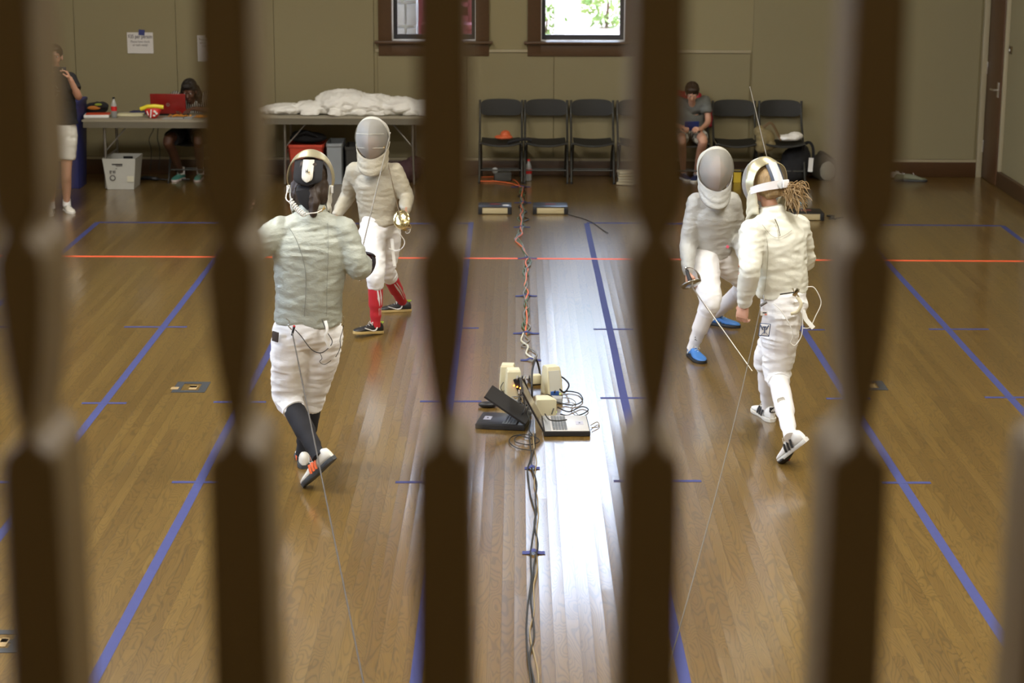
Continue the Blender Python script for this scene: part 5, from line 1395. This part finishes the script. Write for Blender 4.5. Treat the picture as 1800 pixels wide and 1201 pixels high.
# red laptop on the table, seen from behind its lid
XRL = onT(296, 20.95)
t = thing('laptop', 'open red laptop on the left table, lid toward the camera', 'laptop', (XRL, 20.98, HT)); M_redlid = mat('glossy red laptop lid', (.22, .012, .010), .25, var=.25, scale=10)
MB().box((XRL, 21.10, HT+.014), (.37, .25, .024), bev=.004).build('base', M_black, t)
wl = (at(323, 190, 20.93).x-at(261, 190, 20.93).x); zt_ = at(290, 165, 20.93).z
MB().box((XRL, 20.955, (HT+.02+zt_)/2), (wl, .014, zt_-HT-.02), rot=Rx(.10), bev=.004).build('lid', M_redlid, t)
b = MB(); b.lathe([(.014, 0), (.018, 0), (.018, .002), (.014, .002)], (XRL, 20.945, (HT+zt_)/2), 18, rot=Rx(PI/2), cap=False); b.box((XRL, 20.944, (HT+zt_)/2), (.006, .002, .020)); b.build('round_emblem', mat('silver emblem', (.5, .4, .38), .3, .8), t)
q = onT(330, 20.75); simple_box('paper_sheet', 'grey printed sheet on the table in front of the red laptop', 'paper', (onT(312, 20.72), 20.72, HT+.003), (.30, .16, .004), .03, mat('greyish paper', (.36, .37, .36), .8), 0)
t = thing('pen', 'grey pen lying across the printed sheet', 'pen', (onT(333, 20.72), 20.72, HT+.006)); q = onT(333, 20.72); MB().tube([(q-.05, 20.66, HT+.012), (q+.05, 20.80, HT+.012)], .007, 8).build('barrel', M_greyp, t); MB().tube([(q-.058, 20.648, HT+.012), (q-.05, 20.66, HT+.012)], [.002, .007], 8).build('tip', M_black, t)
for k, (px, yy, lab) in enumerate(((316, 20.84, 'heap of orange snack pieces beside the grey sheet'), (352, 20.80, 'heap of orange snack pieces at the right of the table'))):
    b = MB(); rr = random.Random(k)
    for i in range(40): b.ball((onT(px, yy)+rr.gauss(0, .05), yy+rr.gauss(0, .03), HT+.008+abs(rr.gauss(0, .008))), (.014, .009, .006), rot=Rz(rr.random()*3), n=6)
    b.build('snack_heap', mat('orange snack', (.62, .26, .03), .6), label=lab, category='snack', kind='stuff', origin=(onT(px, yy), yy, HT))
# white tote crate with faint printing
x0, x1 = fl(185, 334).x, fl(238, 334).x; yc = fl(210, 334).y
t = thing('crate', 'white plastic crate with worn printing under the left table', 'crate', ((x0+x1)/2, yc+.2, 0)); M_crate = mat('white corrugated plastic', (.50, .50, .46), .55, var=.06, scale=10)
b = MB(); cx_, w_ = (x0+x1)/2, (x1-x0)/2
def ring(s, z): return [(cx_+sx_*w_*s, yc+.19+sy*.19*s, z) for sx_, sy in ((-1, -1), (1, -1), (1, 1), (-1, 1))]
b.rings([ring(.88, .002), ring(1.10, .33), ring(1.07, .33), ring(.85, .012)]); b.build('tub', M_crate, t, smooth=False)
b = MB(); b.box((cx_-.02, yc-.008, .275), (.11, .008, .026), rot=Rx(.1)); b.box((cx_+.02, yc+.39, .285), (.10, .008, .03)); b.build('hand_hole', M_black, t, smooth=False)
b = MB()
for x, z, a, h_ in ((-.095, .19, .016, .030), (-.083, .20, .020, .006), (-.060, .19, .012, .026), (-.045, .19, .006, .034), (-.03, .225, .012, .006), (.0, .255, .07, .008)): b.box((cx_+x, yc+.004-.02*(z/.33), z), (a, .006, h_), rot=Rx(.08))
b.lathe([(.020, -.002), (.032, -.002), (.032, .002), (.020, .002)], (cx_-.075, yc+.004, .125), 18, rot=Rx(PI/2+.08), cap=False)
b.build('printing', mat('grey print', (.13, .12, .11), .7), t, smooth=False)
b = MB(); b.box((cx_+.11, yc+.004, .115), (.07, .006, .060), rot=Rx(.08)); b.build('paper_label', mat('cream label', (.62, .60, .48), .7), t, smooth=False)
q = fl(258, 318); MB().tube(spline([(q.x-.1, q.y, .02), (q.x-.02, q.y+.02, .03), (q.x+.08, q.y, .025), (q.x+.2, q.y+.03, .012), (q.x+.45, q.y+.06, .01)], 4), [.012]*3+[.022]*7+[.008]*7, 8).build('power_lead', M_black, label='black power lead with plug on the floor between crate and shoes', category='cable', origin=(q.x, q.y, 0))
for px, x2 in ((270, 266), (278, 281)):
    t = MB().tube(spline([V((at(px, 210, 21.27).x, 21.27, HT-.022)), at(px, 226, 21.34), at(x2-4, 245, 21.36), at(x2, 265, 21.36), at(x2-2, 300, 21.36)], 5), .004, 6).build('cable', M_cordblack, label='thin cable hanging under the left table, %s' % ('left one' if px == 270 else 'right one'), category='cable', group='thin cables hanging under the left table', origin=at(px, 226, 21.34))

# notices on the wall
def notice(px0, py0, px1, py1, label, lines, big=False, tape=M_blue):
    a, c = at(px0, py0, YW-.03), at(px1, py1, YW-.03); w_, h_ = c.x-a.x, a.z-c.z; cx_, cz = (a.x+c.x)/2, (a.z+c.z)/2
    t = thing('wall_notice', label, 'notice', (cx_, YW-.03, cz), 'paper notices taped on the wall')
    MB().box((cx_, YW-.030, cz), (w_, .004, h_)).build('sheet', mat('white paper', (.62, .60, .58), .8), t, smooth=False)
    MB().box((cx_+.02, YW-.034, cz+h_*.50), (.065, .004, .06), rot=Ry(.1)).build('tape', tape, t, smooth=False)
    return t, cx_, cz, w_, h_
M_ink = mat('marker ink', (.12, .10, .11), .7)
def text(s_, x, z, size, parent, mtl=M_ink, y=YW-.0335, bold=0.0, sx=1.0):
    cu = bpy.data.curves.new('writing', 'FONT'); cu.body = s_; cu.size = size; cu.align_x = 'CENTER'; cu.align_y = 'CENTER'; cu.extrude = .0004; cu.offset = bold
    o = bpy.data.objects.new('tmp', cu); COL.objects.link(o); dg = bpy.context.evaluated_depsgraph_get(); me = bpy.data.meshes.new_from_object(o.evaluated_get(dg))
    m_ = MB(); m_.add([V((x+v.co.x*sx, y-v.co.z, z+v.co.y)) for v in me.vertices], [tuple(p.vertices) for p in me.polygons]); bpy.data.objects.remove(o)
    return m_.build('writing', mtl, parent, smooth=False)

t, cx_, cz, w_, h_ = notice(223, 57, 270, 94, 'white handwritten notice with large top line, held by blue tape', 3)
text('$35 per person', cx_, cz+h_*.30, .058, t, bold=.0008, sx=.72); text('Please have check', cx_, cz+h_*.06, .036, t, sx=.8); text('or cash ready!', cx_, cz-h_*.10, .036, t, sx=.8)
t, cx_, cz, w_, h_ = notice(347, 62, 384, 108, 'white printed notice partly hidden by the second baluster', 4, tape=M_ktape)
text('Please sign in here', cx_, cz+h_*.34, .030, t, sx=.8); text('before you fence', cx_, cz+h_*.21, .030, t, sx=.8); text('in each pool', cx_, cz+h_*.09, .030, t, sx=.8)
p = at(1777, 88, 20.5); k_ = XR-.006
sw_y = 19.6
d = ray(1777, 88); pw = CAMP+d*(XR/d.x)
t = thing('light_switch', 'small bronze light switch plate on the right wall by the door', 'switch', (XR, pw.y, pw.z)); MB().box((XR-.005, pw.y, pw.z), (.010, .12, .075), bev=.002).build('plate', mat('bronze plate', (.12, .08, .03), .4, .6), t); MB().box((XR-.014, pw.y, pw.z), (.010, .012, .024), bev=.002).build('toggle', M_whiteplastic, t)
# blue bin at left
xb0 = at(118, 260, 20.3).x; xb1 = at(146, 260, 20.3).x
bin_('rubbish_bin', 'tall blue bin behind the standing boy', 'bin', xb0-.30, xb1-.10, 20.62, .45, .92, mat('blue plastic bin', (.03, .035, .15), .5), taper=.82)

# ================================================================== folding chairs
M_chair = mat('black chair plastic', (.012, .012, .010), .6)
M_chairf = mat('dark grey chair frame', (.055, .055, .05), .4, .5)
def make_chair(label):
    t = thing('folding_chair', label, 'chair', (0, 0, 0), 'black folding chairs along the far wall')
    # local: front towards -y
    m_ = MB(); rr_ = []
    for i in range(25):
        u = -math.cos(PI*i/24); x = .222*u; e = (1-abs(u)**5)**.25 if abs(u) < 1 else .0; e = max(e, .25); hh_ = .088*e; zc = .757+.006*(1-u*u)-.004; yy = .265+.035*(1-u*u)
        rr_.append([(x, yy-.010, zc-hh_), (x, yy+.004, zc-hh_), (x, yy+.026, zc+hh_), (x, yy+.012, zc+hh_), (x, yy-.002, zc)])
    m_.rings(rr_); m_.build('backrest', M_chair, t)
    m_ = MB(); rr_ = []
    for i in range(13):
        u = -1+2*i/12; x = .205*u; dip = .030*(1-u*u)
        rr_.append([(x, -.20-.02*(1-u*u), .438-dip*.9), (x, -.21-.02*(1-u*u), .425-dip), (x, -.18, .415-dip), (x, .17, .425-dip), (x, .20, .445-dip*.5), (x, .0, .448-dip)])
    m_.rings(rr_); m_.build('seat', M_chair, t)
    for sx_ in (-1, 1):
        x = sx_*.228
        MB().tube(spline([(x, .28, .84), (x, .245, .66), (x, .06, .42), (x, -.22, .012)], 4), (.0125), 10).build('front_leg', M_chairf, t)
        MB().tube([(x-sx_*.018, -.16, .425), (x-sx_*.018, .02, .30), (x-sx_*.018, .24, .012)], .0115, 10).build('rear_leg', M_chairf, t)
        MB().lathe([(.014, 0), (.014, .02)], (x, -.226, 0), 10).build('foot_cap', M_black, t)
        MB().box((x-sx_*.004, .0, .41), (.012, .34, .03), bev=.003).build('side_rail', M_chairf, t)
    MB().tube([(-.228, -.128, .13), (.228, -.128, .13)], .009, 8).build('front_bar', M_chairf, t); MB().tube([(-.21, .19, .10), (.21, .19, .10)], .009, 8).build('rear_bar', M_chairf, t)
    return t
YCH = fl(1040, 322).y+.165
cxs = [(880, 'black folding chair at the left end of the row, orange thing on its seat'), (960, 'black folding chair second from the left, beside the cola bottle'), (1041.5, 'black folding chair third from the left, under the right-hand window'),
       (1124, 'black folding chair half hidden by the fourth baluster'), (1209, 'black folding chair the boy with the blue tablet sits on'), (1293, 'empty black folding chair right of the seated boy'), (1376, 'black folding chair at the right end with a white cloth on its seat')]
ch0 = None; CH = []
for px, lab in cxs:
    x = at(px, 300, YCH-.1).x
    if ch0 is None: c = ch0 = make_chair(lab)
    else: c = copy_tree(ch0); c['label'] = lab
    c.location = (x, YCH, 0); CH.append(x)
    if px == 1376: pass
c = copy_tree(ch0); c['label'] = 'black folding chair the woman at the left table sits on'; c.location = (at(333, 280, 21.1).x, 21.30, 0); c.rotation_euler = (0, 0, 0); XWO = c.location.x

# things on the chairs
SEATZ = .452
b = MB(); x = CH[0]; b.ball((x+.03, YCH-.02, SEATZ+.02), (.10, .07, .02)); b.ball((x+.05, YCH, SEATZ+.05), (.05, .05, .04)); o = remesh(b, .01, 2); wrinkle(o, .006, (24, 24, 24), 5); o.build('cloth_bundle', mat('crumpled orange bag', (.60, .12, .04), .5), label='small orange bundle on the leftmost chair', category='cloth', origin=(x, YCH, SEATZ))
b = MB(); b.tube(spline([(x+.08, YCH-.16, SEATZ-.02), (x+.18, YCH-.19, SEATZ+.012), (x+.27, YCH-.18, SEATZ+.022), (x+.33, YCH-.18, SEATZ+.005)], 4), .017, 8); b.build('sleeve', M_blackcloth, label='black strap bundle bridging the two leftmost chairs', category='strap', origin=(x+.2, YCH-.18, SEATZ))
x = CH[6]
b = MB(); b.ball((x+.03, YCH-.05, SEATZ+.03), (.09, .10, .03)); b.ball((x+.13, YCH-.03, SEATZ+.045), (.08, .09, .04)); b.ball((x+.08, YCH-.06, SEATZ+.03), (.10, .08, .03)); o = remesh(b, .01, 2); wrinkle(o, .008, (20, 20, 20), 12)
for v in o.v: v.z = max(v.z, SEATZ+.001)
o.build('white_cloth', M_pile, label='crumpled white cloth on the rightmost chair', category='cloth', origin=(x+.08, YCH, SEATZ))
b = MB(); xx = x-.20; b.ball((xx, YCH-.10, SEATZ+.03), (.10, .10, .10)); b.ball((xx-.04, YCH-.14, SEATZ-.05), (.08, .07, .07)); b.ball((xx+.05, YCH-.13, SEATZ-.04), (.06, .06, .06)); b.ball((xx-.06, YCH-.08, SEATZ+.10), (.06, .06, .06)); o = remesh(b, .010, 1); wrinkle(o, .007, (14, 14, 14), 31)
t = thing('shoulder_bag', 'tan shoulder bag hanging off the left edge of the rightmost chair', 'bag', (xx, YCH-.1, SEATZ)); o.build('pouch', mat('tan canvas', (.24, .19, .09), .8, var=.6, scale=14), t); MB().tube(spline([(xx-.03, YCH-.1, SEATZ+.14), (xx+.06, YCH-.08, SEATZ+.19), (xx+.14, YCH-.10, SEATZ+.06), (xx+.17, YCH-.12, SEATZ+.01)], 4), [(.016, .004)]*13, 8).build('strap', mat('brown strap', (.13, .08, .03), .6), t)
# backpack and tote bag by the right end
q = at(1398, 280, YCH+.05); b = MB(); b.ball((q.x, YCH+.03, .19), (.17, .13, .19)); b.ball((q.x-.05, YCH-.02, .10), (.17, .12, .10)); b.ball((q.x+.05, YCH+.04, .30), (.11, .09, .10)); o = remesh(b, .014, 3); wrinkle(o, .008, (14, 14, 14), 17)
for v in o.v: v.z = max(v.z, .002)
t = thing('backpack', 'black backpack slumped under and beside the rightmost chair', 'backpack', (q.x, YCH, 0)); o.build('pouch', M_blackcloth, t); MB().tube(spline([(q.x+.02, YCH, .36), (q.x+.12, YCH-.03, .43), (q.x+.17, YCH-.04, .38), (q.x+.18, YCH-.05, .25)], 4), [(.02, .008)]*13, 8).build('strap', M_blackcloth, t)
tg = at(1427, 290, YCH-.2); MB().box((tg.x, YCH-.12, .20), (.05, .006, .15), rot=Ry(.05)).build('luggage_tag', M_whiteplastic, t, smooth=False)
q = fl(1452, 318); t = thing('tote_bag', 'dark tote bag with a pale panel on the floor right of the chairs', 'bag', (q.x, q.y, 0)); b = MB()
b.ball((q.x, q.y+.08, .12), (.17, .10, .13)); b.ball((q.x-.06, q.y+.08, .20), (.09, .07, .09)); o = remesh(b, .012, 3); wrinkle(o, .006, (16, 16, 16), 40)
for v in o.v: v.z = max(v.z, .002)
o.build('pouch', mat('dark olive cloth', (.035, .03, .02), .85), t)
b = MB(); b.ball((q.x+.01, q.y-.03, .11), (.085, .03, .11)); o = remesh(b, .01, 2); wrinkle(o, .005, (16, 16, 16), 44); o.build('pale_panel', mat('pale grey cloth', (.25, .24, .19), .85), t)
MB().tube(spline([(q.x-.10, q.y+.06, .24), (q.x-.07, q.y+.05, .31), (q.x+.02, q.y+.05, .27), (q.x+.12, q.y+.06, .19), (q.x+.20, q.y+.05, .06)], 4), [(.012, .012)]*17, 8).build('strap', mat('dark olive strap', (.035, .03, .02), .85), t)
# small bits under the chairs
x = CH[5]; bin_('yellow_box', 'small yellow box on the floor under the chair right of the boy', 'box', x-.02, x+.06, YCH-.12, .09, .13, mat('yellow plastic', (.60, .42, .03), .5), taper=.95)
q = V((x-.18, YCH-.15, 0)); t = thing('bottle', 'white bottle with dark blue base behind the masked fencer', 'bottle', q); MB().lathe([(.035, .0), (.037, .08)], q, 16).build('bottle_base', mat('navy plastic', (.02, .03, .13), .5), t); MB().lathe([(.036, .081), (.036, .17), (.018, .2), (.018, .23)], q, 16).build('bottle_body', M_whiteplastic, t)
xx = CH[0]; simple_box('power_strip', 'grey box with leads under the leftmost chair', 'electronics', (xx+.02, YCH-.02, .05), (.18, .12, .09), .1, mat('dark grey box', (.05, .05, .045), .5)); MB().ball((xx-.06, YCH-.08, .12), .035, n=14).build('light_bulb', M_clear, label='small clear round thing on the grey box under the leftmost chair', category='bulb', origin=(xx-.06, YCH-.08, .10))
q = fl(1101, 326)
for k in range(5):
    MB().box((q.x+.01*(k % 2), q.y+.06, .018+.030*k), (.19-.01*(k % 3), .14, .026), rot=Rz(.1*(k-2)), bev=.006).build('folded_cloth', mat('cream folded cloth', (.45, .40, .27), .85), label='cream folded cloth in the stack by the fourth baluster, %s' % ['lowest', 'second from bottom', 'middle', 'second from top', 'topmost'][k], category='cloth', group='stack of cream folded cloths on the floor', origin=(q.x, q.y+.06, .005+.03*k))
# shoes on the floor far right
M_sneak = mat('grey green sneaker', (.16, .17, .11), .6)
for k, (px, row, ang, mt2, lab) in enumerate(((1590, 318, 70, M_sneak, 'grey-green sneaker by the baseboard, left of the pair'), (1608, 319, 95, M_sneak, 'grey-green sneaker by the baseboard, right of the pair'), (1578, 314, 60, M_shoe_grey, 'pale sandal by the baseboard, nearest the fifth baluster'))):
    a_, b2 = planted(px, row, ang, .26); t = thing('shoe', lab, 'shoe', a_); make_shoe(t, a_, b2, .26, mt2, M_sole_dark, name='upper')

# ================================================================== spectators
def spectator_body(t, J, s, skin, hf, hands, arm_r=1.0):
    mb = MB(); sx = (J['shR']-J['shL']).normalized(); up = (J['neck']-J['pel']).normalized()
    chain(mb, [J['pel'], J['waist'], J['chest'], J['neck']-up*.04*s], [(.13*s, .095*s), (.115*s, .085*s), (.14*s, .095*s), (.06*s, .055*s)], side=sx)
    mb.tube([J['neck']-up*.04*s, J['head']-V((0, 0, .03*s))], [.050*s, .046*s], 12)
    for q in 'LR':
        mb.ball(J['sh'+q], .05*s); mb.tube([lerp(J['chest'], J['neck'], .6), J['sh'+q]], [.06*s, .05*s], 10)
        chain(mb, [J['sh'+q], J['el'+q], J['wr'+q]], [.047*s*arm_r, .040*s*arm_r, .027*s*arm_r])
        chain(mb, [J['hip'+q], J['kn'+q], lerp(J['kn'+q], J['an'+q], .35), J['an'+q]], [.078*s, .056*s, .054*s, .035*s])
    out = remesh(mb, .012, 3); out.join(head_mb(J['head'], hf, s))
    for h in hands: out.join(h)
    return out.build('body', skin, t)
def shirt(t, J, s, mtl, sleeve=.55, hem=.0, seed=0, wide=1.1, name='shirt'):
    mb = MB(); sx = (J['shR']-J['shL']).normalized(); up = (J['neck']-J['pel']).normalized(); a, d = .155*s*wide, .12*s
    chain(mb, [J['pel']+up*hem, J['waist'], J['chest'], lerp(J['chest'], J['neck'], .6)], [(a*1.05, d*1.08), (a*1.0, d*1.03), (a*1.05, d*1.05), (a*.75, d*.75)], side=sx, n=22)
    mb.tube([lerp(J['chest'], J['neck'], .6), J['neck']-up*.03*s], [(a*.6, d*.7), (.066*s, .064*s)], 14, side=sx)
    for q in 'LR':
        e = J['sh'+q]; mb.tube([lerp(J['chest'], J['neck'], .7), e], [.075*s, .066*s], 12); mb.ball(lerp(J['chest'], e, .55), .088*s)
        mb.tube([e, lerp(e, J['el'+q], sleeve)], [.068*s, .066*s], 14); mb.ball(e, .068*s)
    o = remesh(mb, .011, 4); wrinkle(o, .004, (10, 10, 18), seed); return o.build(name, mtl, t)
def shorts(t, J, s, mtl, to=.6, seed=0):
    mb = MB(); sx = (J['hipR']-J['hipL']).normalized(); up = (J['waist']-J['pel']).normalized()
    mb.tube([J['pel']+up*.12*s, J['pel'], J['pel']-up*.09*s], [(.16*s, .13*s), (.178*s, .145*s), (.16*s, .125*s)], 18, side=sx)
    for q in 'LR':
        h, k = J['hip'+q], J['kn'+q]; mb.tube([h, lerp(h, k, to*.6), lerp(h, k, to)], [.105*s, .098*s, .092*s], 16)
    o = remesh(mb, .011, 3); wrinkle(o, .004, (12, 12, 16), seed); return o.build('shorts', mtl, t)
def short_hair(t, J, f, s, mtl, seed=0, length=0.0):
    R = frame(f); c = J['head']; b = MB()
    b.ball(c+R@V((0, -.022*s, .042*s)), (.086*s, .098*s, .088*s), rot=R, n=18); b.ball(c+R@V((0, .050*s, .088*s)), (.062*s, .040*s, .030*s), rot=R, n=12); b.ball(c+R@V((0, -.06*s, -.01*s)), (.070*s, .045*s, .06*s), rot=R, n=12)
    if length:
        for q in (-1, 1): b.tube([c+R@V((q*.05*s, -.05*s, .02*s)), c+R@V((q*.085*s, -.04*s, -.08*s)), c+R@V((q*.10*s, -.01*s, -.08*s-length))], [.05*s, .045*s, .02*s], 12)
        b.tube([c+R@V((0, -.08*s, .0)), c+R@V((0, -.095*s, -.1*s)), c+R@V((0, -.09*s, -.1*s-length))], [(.07*s, .04*s), (.075*s, .035*s), (.05*s, .02*s)], 12, side=R.col[0])
    o = remesh(b, .008, 2); wrinkle(o, .006, (34, 34, 20), seed); return o.build('hair', mtl, t)

# boy standing at the left with a phone
LG = .25
hG1, tG1 = planted(121, 373, 150, LG); hG2, tG2 = planted(88, 378, 175, LG)
YG = fl(110, 374).y+.02
G = dict(head=at(95, 100, YG), neck=at(97, 126, YG+.03), chest=at(99, 160, YG+.03), waist=at(104, 205, YG+.03), pel=at(107, 235, YG+.03),
         shL=at(79, 141, YG+.05), elL=at(62, 172, YG-.12), wrL=at(82, 140, YG-.26), shR=at(123, 138, YG), elR=at(138, 170, YG-.10), wrR=at(123, 138, YG-.26),
         hipL=at(92, 245, YG+.02), knL=at(89, 305, YG-.01), hipR=at(118, 244, YG), knR=at(116, 303, YG-.04))
G['anL'] = ankle_of(hG2, tG2, LG); G['anR'] = ankle_of(hG1, tG1, LG)
seg(G)
tG = thing('person', 'boy standing at the left in black t-shirt and white shorts taking a photo', 'person', (G['pel'].x, YG, 0)); fG = V((.15, -1, .0))
hr_ = hand(G['wrR'], V((-.35, -.2, .8)), V((.7, .2, .2)), V((-.3, -1, .2)), .75, .85); hl_ = hand(G['wrL'], V((.35, -.2, .8)), V((-.7, .2, .2)), V((.3, -1, .2)), .75, .85)
spectator_body(tG, G, .93, SKIN, fG, [hr_, hl_])
M_tee = mat('black t-shirt cotton', (.016, .016, .017), .9)
oG = shirt(tG, G, .95, M_tee, .65, .09, 3, 1.2)
b = MB(); p = at(103, 160, YG-.125)
for k in range(7):
    a = k*.9; b.box((p.x-.04+.035*math.cos(a), p.y-.01, p.z+.05*math.sin(a)), (.03, .004, .006), rot=Ry(a))
b.build('shirt_print', mat('grey shirt print', (.30, .30, .30), .8), oG, smooth=False)
shorts(tG, G, .93, mat('white shorts cloth', (.70, .69, .62), .8), .62, 4)
short_hair(tG, G, fG, .93, M_hair_d, 4)
for q, (h_, t_) in (('R', (hG1, tG1)), ('L', (hG2, tG2))):
    make_shoe(tG, h_, t_, LG, M_shoe_grey, M_shoe_white, bits=stripes3(M_greyp)); a_ = G['an'+q]; MB().tube([a_-V((0, 0, .02)), a_+V((0, 0, .045))], [.042, .040], 14).build('sock', M_socks_white, tG)
p = at(104, 124, YG-.30); t = thing('phone', 'dark phone held up by the standing boy', 'phone', p); MB().box(p, (.13, .010, .070), rot=Ry(.05), bev=.004).build('case', M_black, t); MB().box(p+V((.03, -.007, .012)), (.018, .004, .018), bev=.002).build('camera_lens', M_chrome, t)

# woman seated behind the left table
YO = 21.18
XO = at(330, 200, YO).x
O = dict(head=at(333, 160, YO-.02), neck=V((at(338, 178, YO).x, YO+.06, at(338, 182, YO).z)), chest=V((XO+.03, YO+.12, .80)), waist=V((XO+.02, YO+.16, .62)), pel=V((XO, YO+.16, .52)))
O['shL'] = V((XO-.14, YO+.08, .90)); O['shR'] = V((XO+.22, YO+.08, .90)); O['elL'] = V((XO-.24, YO-.02, .78)); O['wrL'] = V((XO-.10, YO-.12, .80)); O['elR'] = V((XO+.28, YO-.02, .78)); O['wrR'] = V((XO+.08, YO-.14, .80))
O['hipL'] = V((XO-.10, YO+.12, .50)); O['hipR'] = V((XO+.10, YO+.12, .50)); O['knL'] = V((at(297, 238, 20.85).x, 20.78, .50)); O['knR'] = V((at(350, 238, 20.85).x, 20.80, .50))
LO = .25
h1_, t1_ = planted(314, 317, 200, LO); h2_, t2_ = planted(351, 317, 185, LO); O['anL'] = ankle_of(h1_, t1_, LO); O['anR'] = ankle_of(h2_, t2_, LO)
seg(O)
tO = thing('person', 'woman with dark braided hair seated at the left table bent over the red laptop', 'person', (XO, YO, 0)); fO = V((-.15, -1, -.45))
spectator_body(tO, O, .95, SKIND, fO, [hand(O['wrL'], V((.4, -.8, -.1)), V((0, 0, 1)), V((1, 0, 0)), .4, .9), hand(O['wrR'], V((-.4, -.8, -.1)), V((0, 0, 1)), V((-1, 0, 0)), .4, .9)])
def stripe_mat():
    mt, nt, b = new_mat('striped top cloth'); tc = nt.nodes.new('ShaderNodeTexCoord'); wv = nt.nodes.new('ShaderNodeTexWave'); wv.inputs['Scale'].default_value = 14; nt.links.new(tc.outputs['Object'], wv.inputs[0])
    cr = nt.nodes.new('ShaderNodeValToRGB'); cr.color_ramp.interpolation = 'CONSTANT'; cr.color_ramp.elements[0].color = (.02, .02, .02, 1); cr.color_ramp.elements[1].position = .55; cr.color_ramp.elements[1].color = (.42, .40, .34, 1)
    nt.links.new(wv.outputs['Fac'], cr.inputs[0]); nt.links.new(cr.outputs[0], b.inputs['Base Color']); b.inputs['Roughness'].default_value = .8; return mt
shirt(tO, O, .92, stripe_mat(), .35, .0, 6, 1.0)
shorts(tO, O, .92, M_blackcloth, .72, 7)
short_hair(tO, O, fO, .96, mat('black braided hair', (.012, .009, .008), .6, bump=.8, scale=90, dist=.006), 9, .14)
M_teal = mat('teal running shoe', (.09, .34, .28), .6)
for q, (h_, t_) in (('L', (h1_, t1_)), ('R', (h2_, t2_))):
    make_shoe(tO, h_, t_, LO, M_teal, mat('white shoe sole with red', (.72, .62, .60), .5)); a_ = O['an'+q]; MB().tube([a_-V((0, 0, .02)), a_+V((0, 0, .06))], [.043, .040], 14).build('sock', M_socks_white, tO)

# boy sitting on the chair with a blue tablet
XK = CH[4]; YK = YCH
K = dict(head=at(1216, 166, YK-.10), neck=V((at(1217, 186, YK).x, YK+.02, at(1217, 186, YK).z)), chest=V((XK+.01, YK+.06, .76)), waist=V((XK, YK+.09, .60)), pel=V((XK, YK+.10, .535)))
K['head'].z = at(1216, 164, YK-.1).z
sxk = .155
K['shL'] = V((XK-sxk+.02, YK+.02, .86)); K['shR'] = V((XK+sxk+.02, YK+.02, .86)); K['elL'] = V((XK-.22, YK-.04, .66)); K['wrL'] = V((XK-.10, YK-.24, .62)); K['elR'] = V((XK+.21, YK-.04, .66)); K['wrR'] = V((at(1232, 228, YK-.25).x, YK-.26, .60))
K['hipL'] = V((XK-.08, YK+.06, .51)); K['hipR'] = V((XK+.08, YK+.06, .51)); K['knL'] = V((XK-.10, YK-.36, .50)); K['knR'] = V((at(1240, 248, YK-.4).x-.02, YK-.34, .50))
LK = .24
h1_, t1_ = planted(1204, 316, 160, LK); h2_, t2_ = planted(1222, 318, 195, LK); K['anL'] = ankle_of(h1_, t1_, LK)+V((0, 0, 0)); K['anR'] = ankle_of(h2_, t2_, LK)
seg(K)
tK = thing('person', 'boy in grey polo shirt sitting on a chair looking down at a blue tablet', 'person', (XK, YK, 0)); fK = V((.0, -1, -.55))
spectator_body(tK, K, .86, SKIN, fK, [hand(K['wrL'], V((.5, -.7, .0)), V((0, -.4, 1)), V((0, -.5, 1)), .9, .85), hand(K['wrR'], V((-.5, -.6, .1)), V((.3, -.6, 1)), V((0, -.5, 1)), .9, .85)])
shirt(tK, K, .92, mat('grey polo shirt cotton', (.15, .16, .15), .85), .6, .02, 8, 1.22)
def plaid():
    mt, nt, b = new_mat('grey plaid cloth'); tc = nt.nodes.new('ShaderNodeTexCoord'); ck = nt.nodes.new('ShaderNodeTexChecker'); ck.inputs['Scale'].default_value = 22; ck.inputs[1].default_value = (.40, .40, .36, 1); ck.inputs[2].default_value = (.12, .12, .11, 1); nt.links.new(tc.outputs['Object'], ck.inputs[0]); nt.links.new(ck.outputs[0], b.inputs['Base Color']); b.inputs['Roughness'].default_value = .85; return mt
shorts(tK, K, .86, plaid(), .80, 9)
short_hair(tK, K, fK, .90, M_hair_d, 14)
for q, (h_, t_) in (('L', (h1_, t1_)), ('R', (h2_, t2_))): make_shoe(tK, h_, t_, LK, mat('navy sneaker', (.02, .03, .09), .6), M_shoe_grey)
p = V((at(1216, 222, YK-.32).x, YK-.30, at(1216, 222, YK-.32).z)); t = thing('tablet', 'dark blue tablet in the hands of the seated boy', 'tablet', p); MB().box(p, (.155, .012, .115), rot=Rx(.5), bev=.004).build('case', mat('blue tablet case', (.012, .03, .16), .4), t); MB().box(p+V((0, .009, .006)), (.14, .002, .10), rot=Rx(.5)).build('screen', M_screen, t, smooth=False)
# red jacket over the back of his chair
b = MB(); b.tube([(XK-.16, YCH+.27, .82), (XK+.16, YCH+.27, .82)], [(.045, .10)]*2, 12, side=V((0, 1, 0))); b.tube([(XK+.19, YCH+.27, .86), (XK+.235, YCH+.27, .72), (XK+.26, YCH+.22, .56)], [.045, .05, .03], 10); b.tube([(XK-.19, YCH+.27, .86), (XK-.23, YCH+.27, .72), (XK-.25, YCH+.22, .60)], [.045, .05, .03], 10); b.tube([(XK-.15, YCH+.30, .80), (XK, YCH+.305, .78), (XK+.15, YCH+.30, .80)], [(.03, .16)]*3, 12, side=V((0, 1, 0)))
o = remesh(b, .012, 3); wrinkle(o, .008, (14, 14, 14), 21); o.build('jacket', mat('red jacket cloth', (.30, .012, .02), .6), label='red jacket draped over the back of the seated boy\'s chair', category='jacket', origin=(XK, YCH+.3, .45))
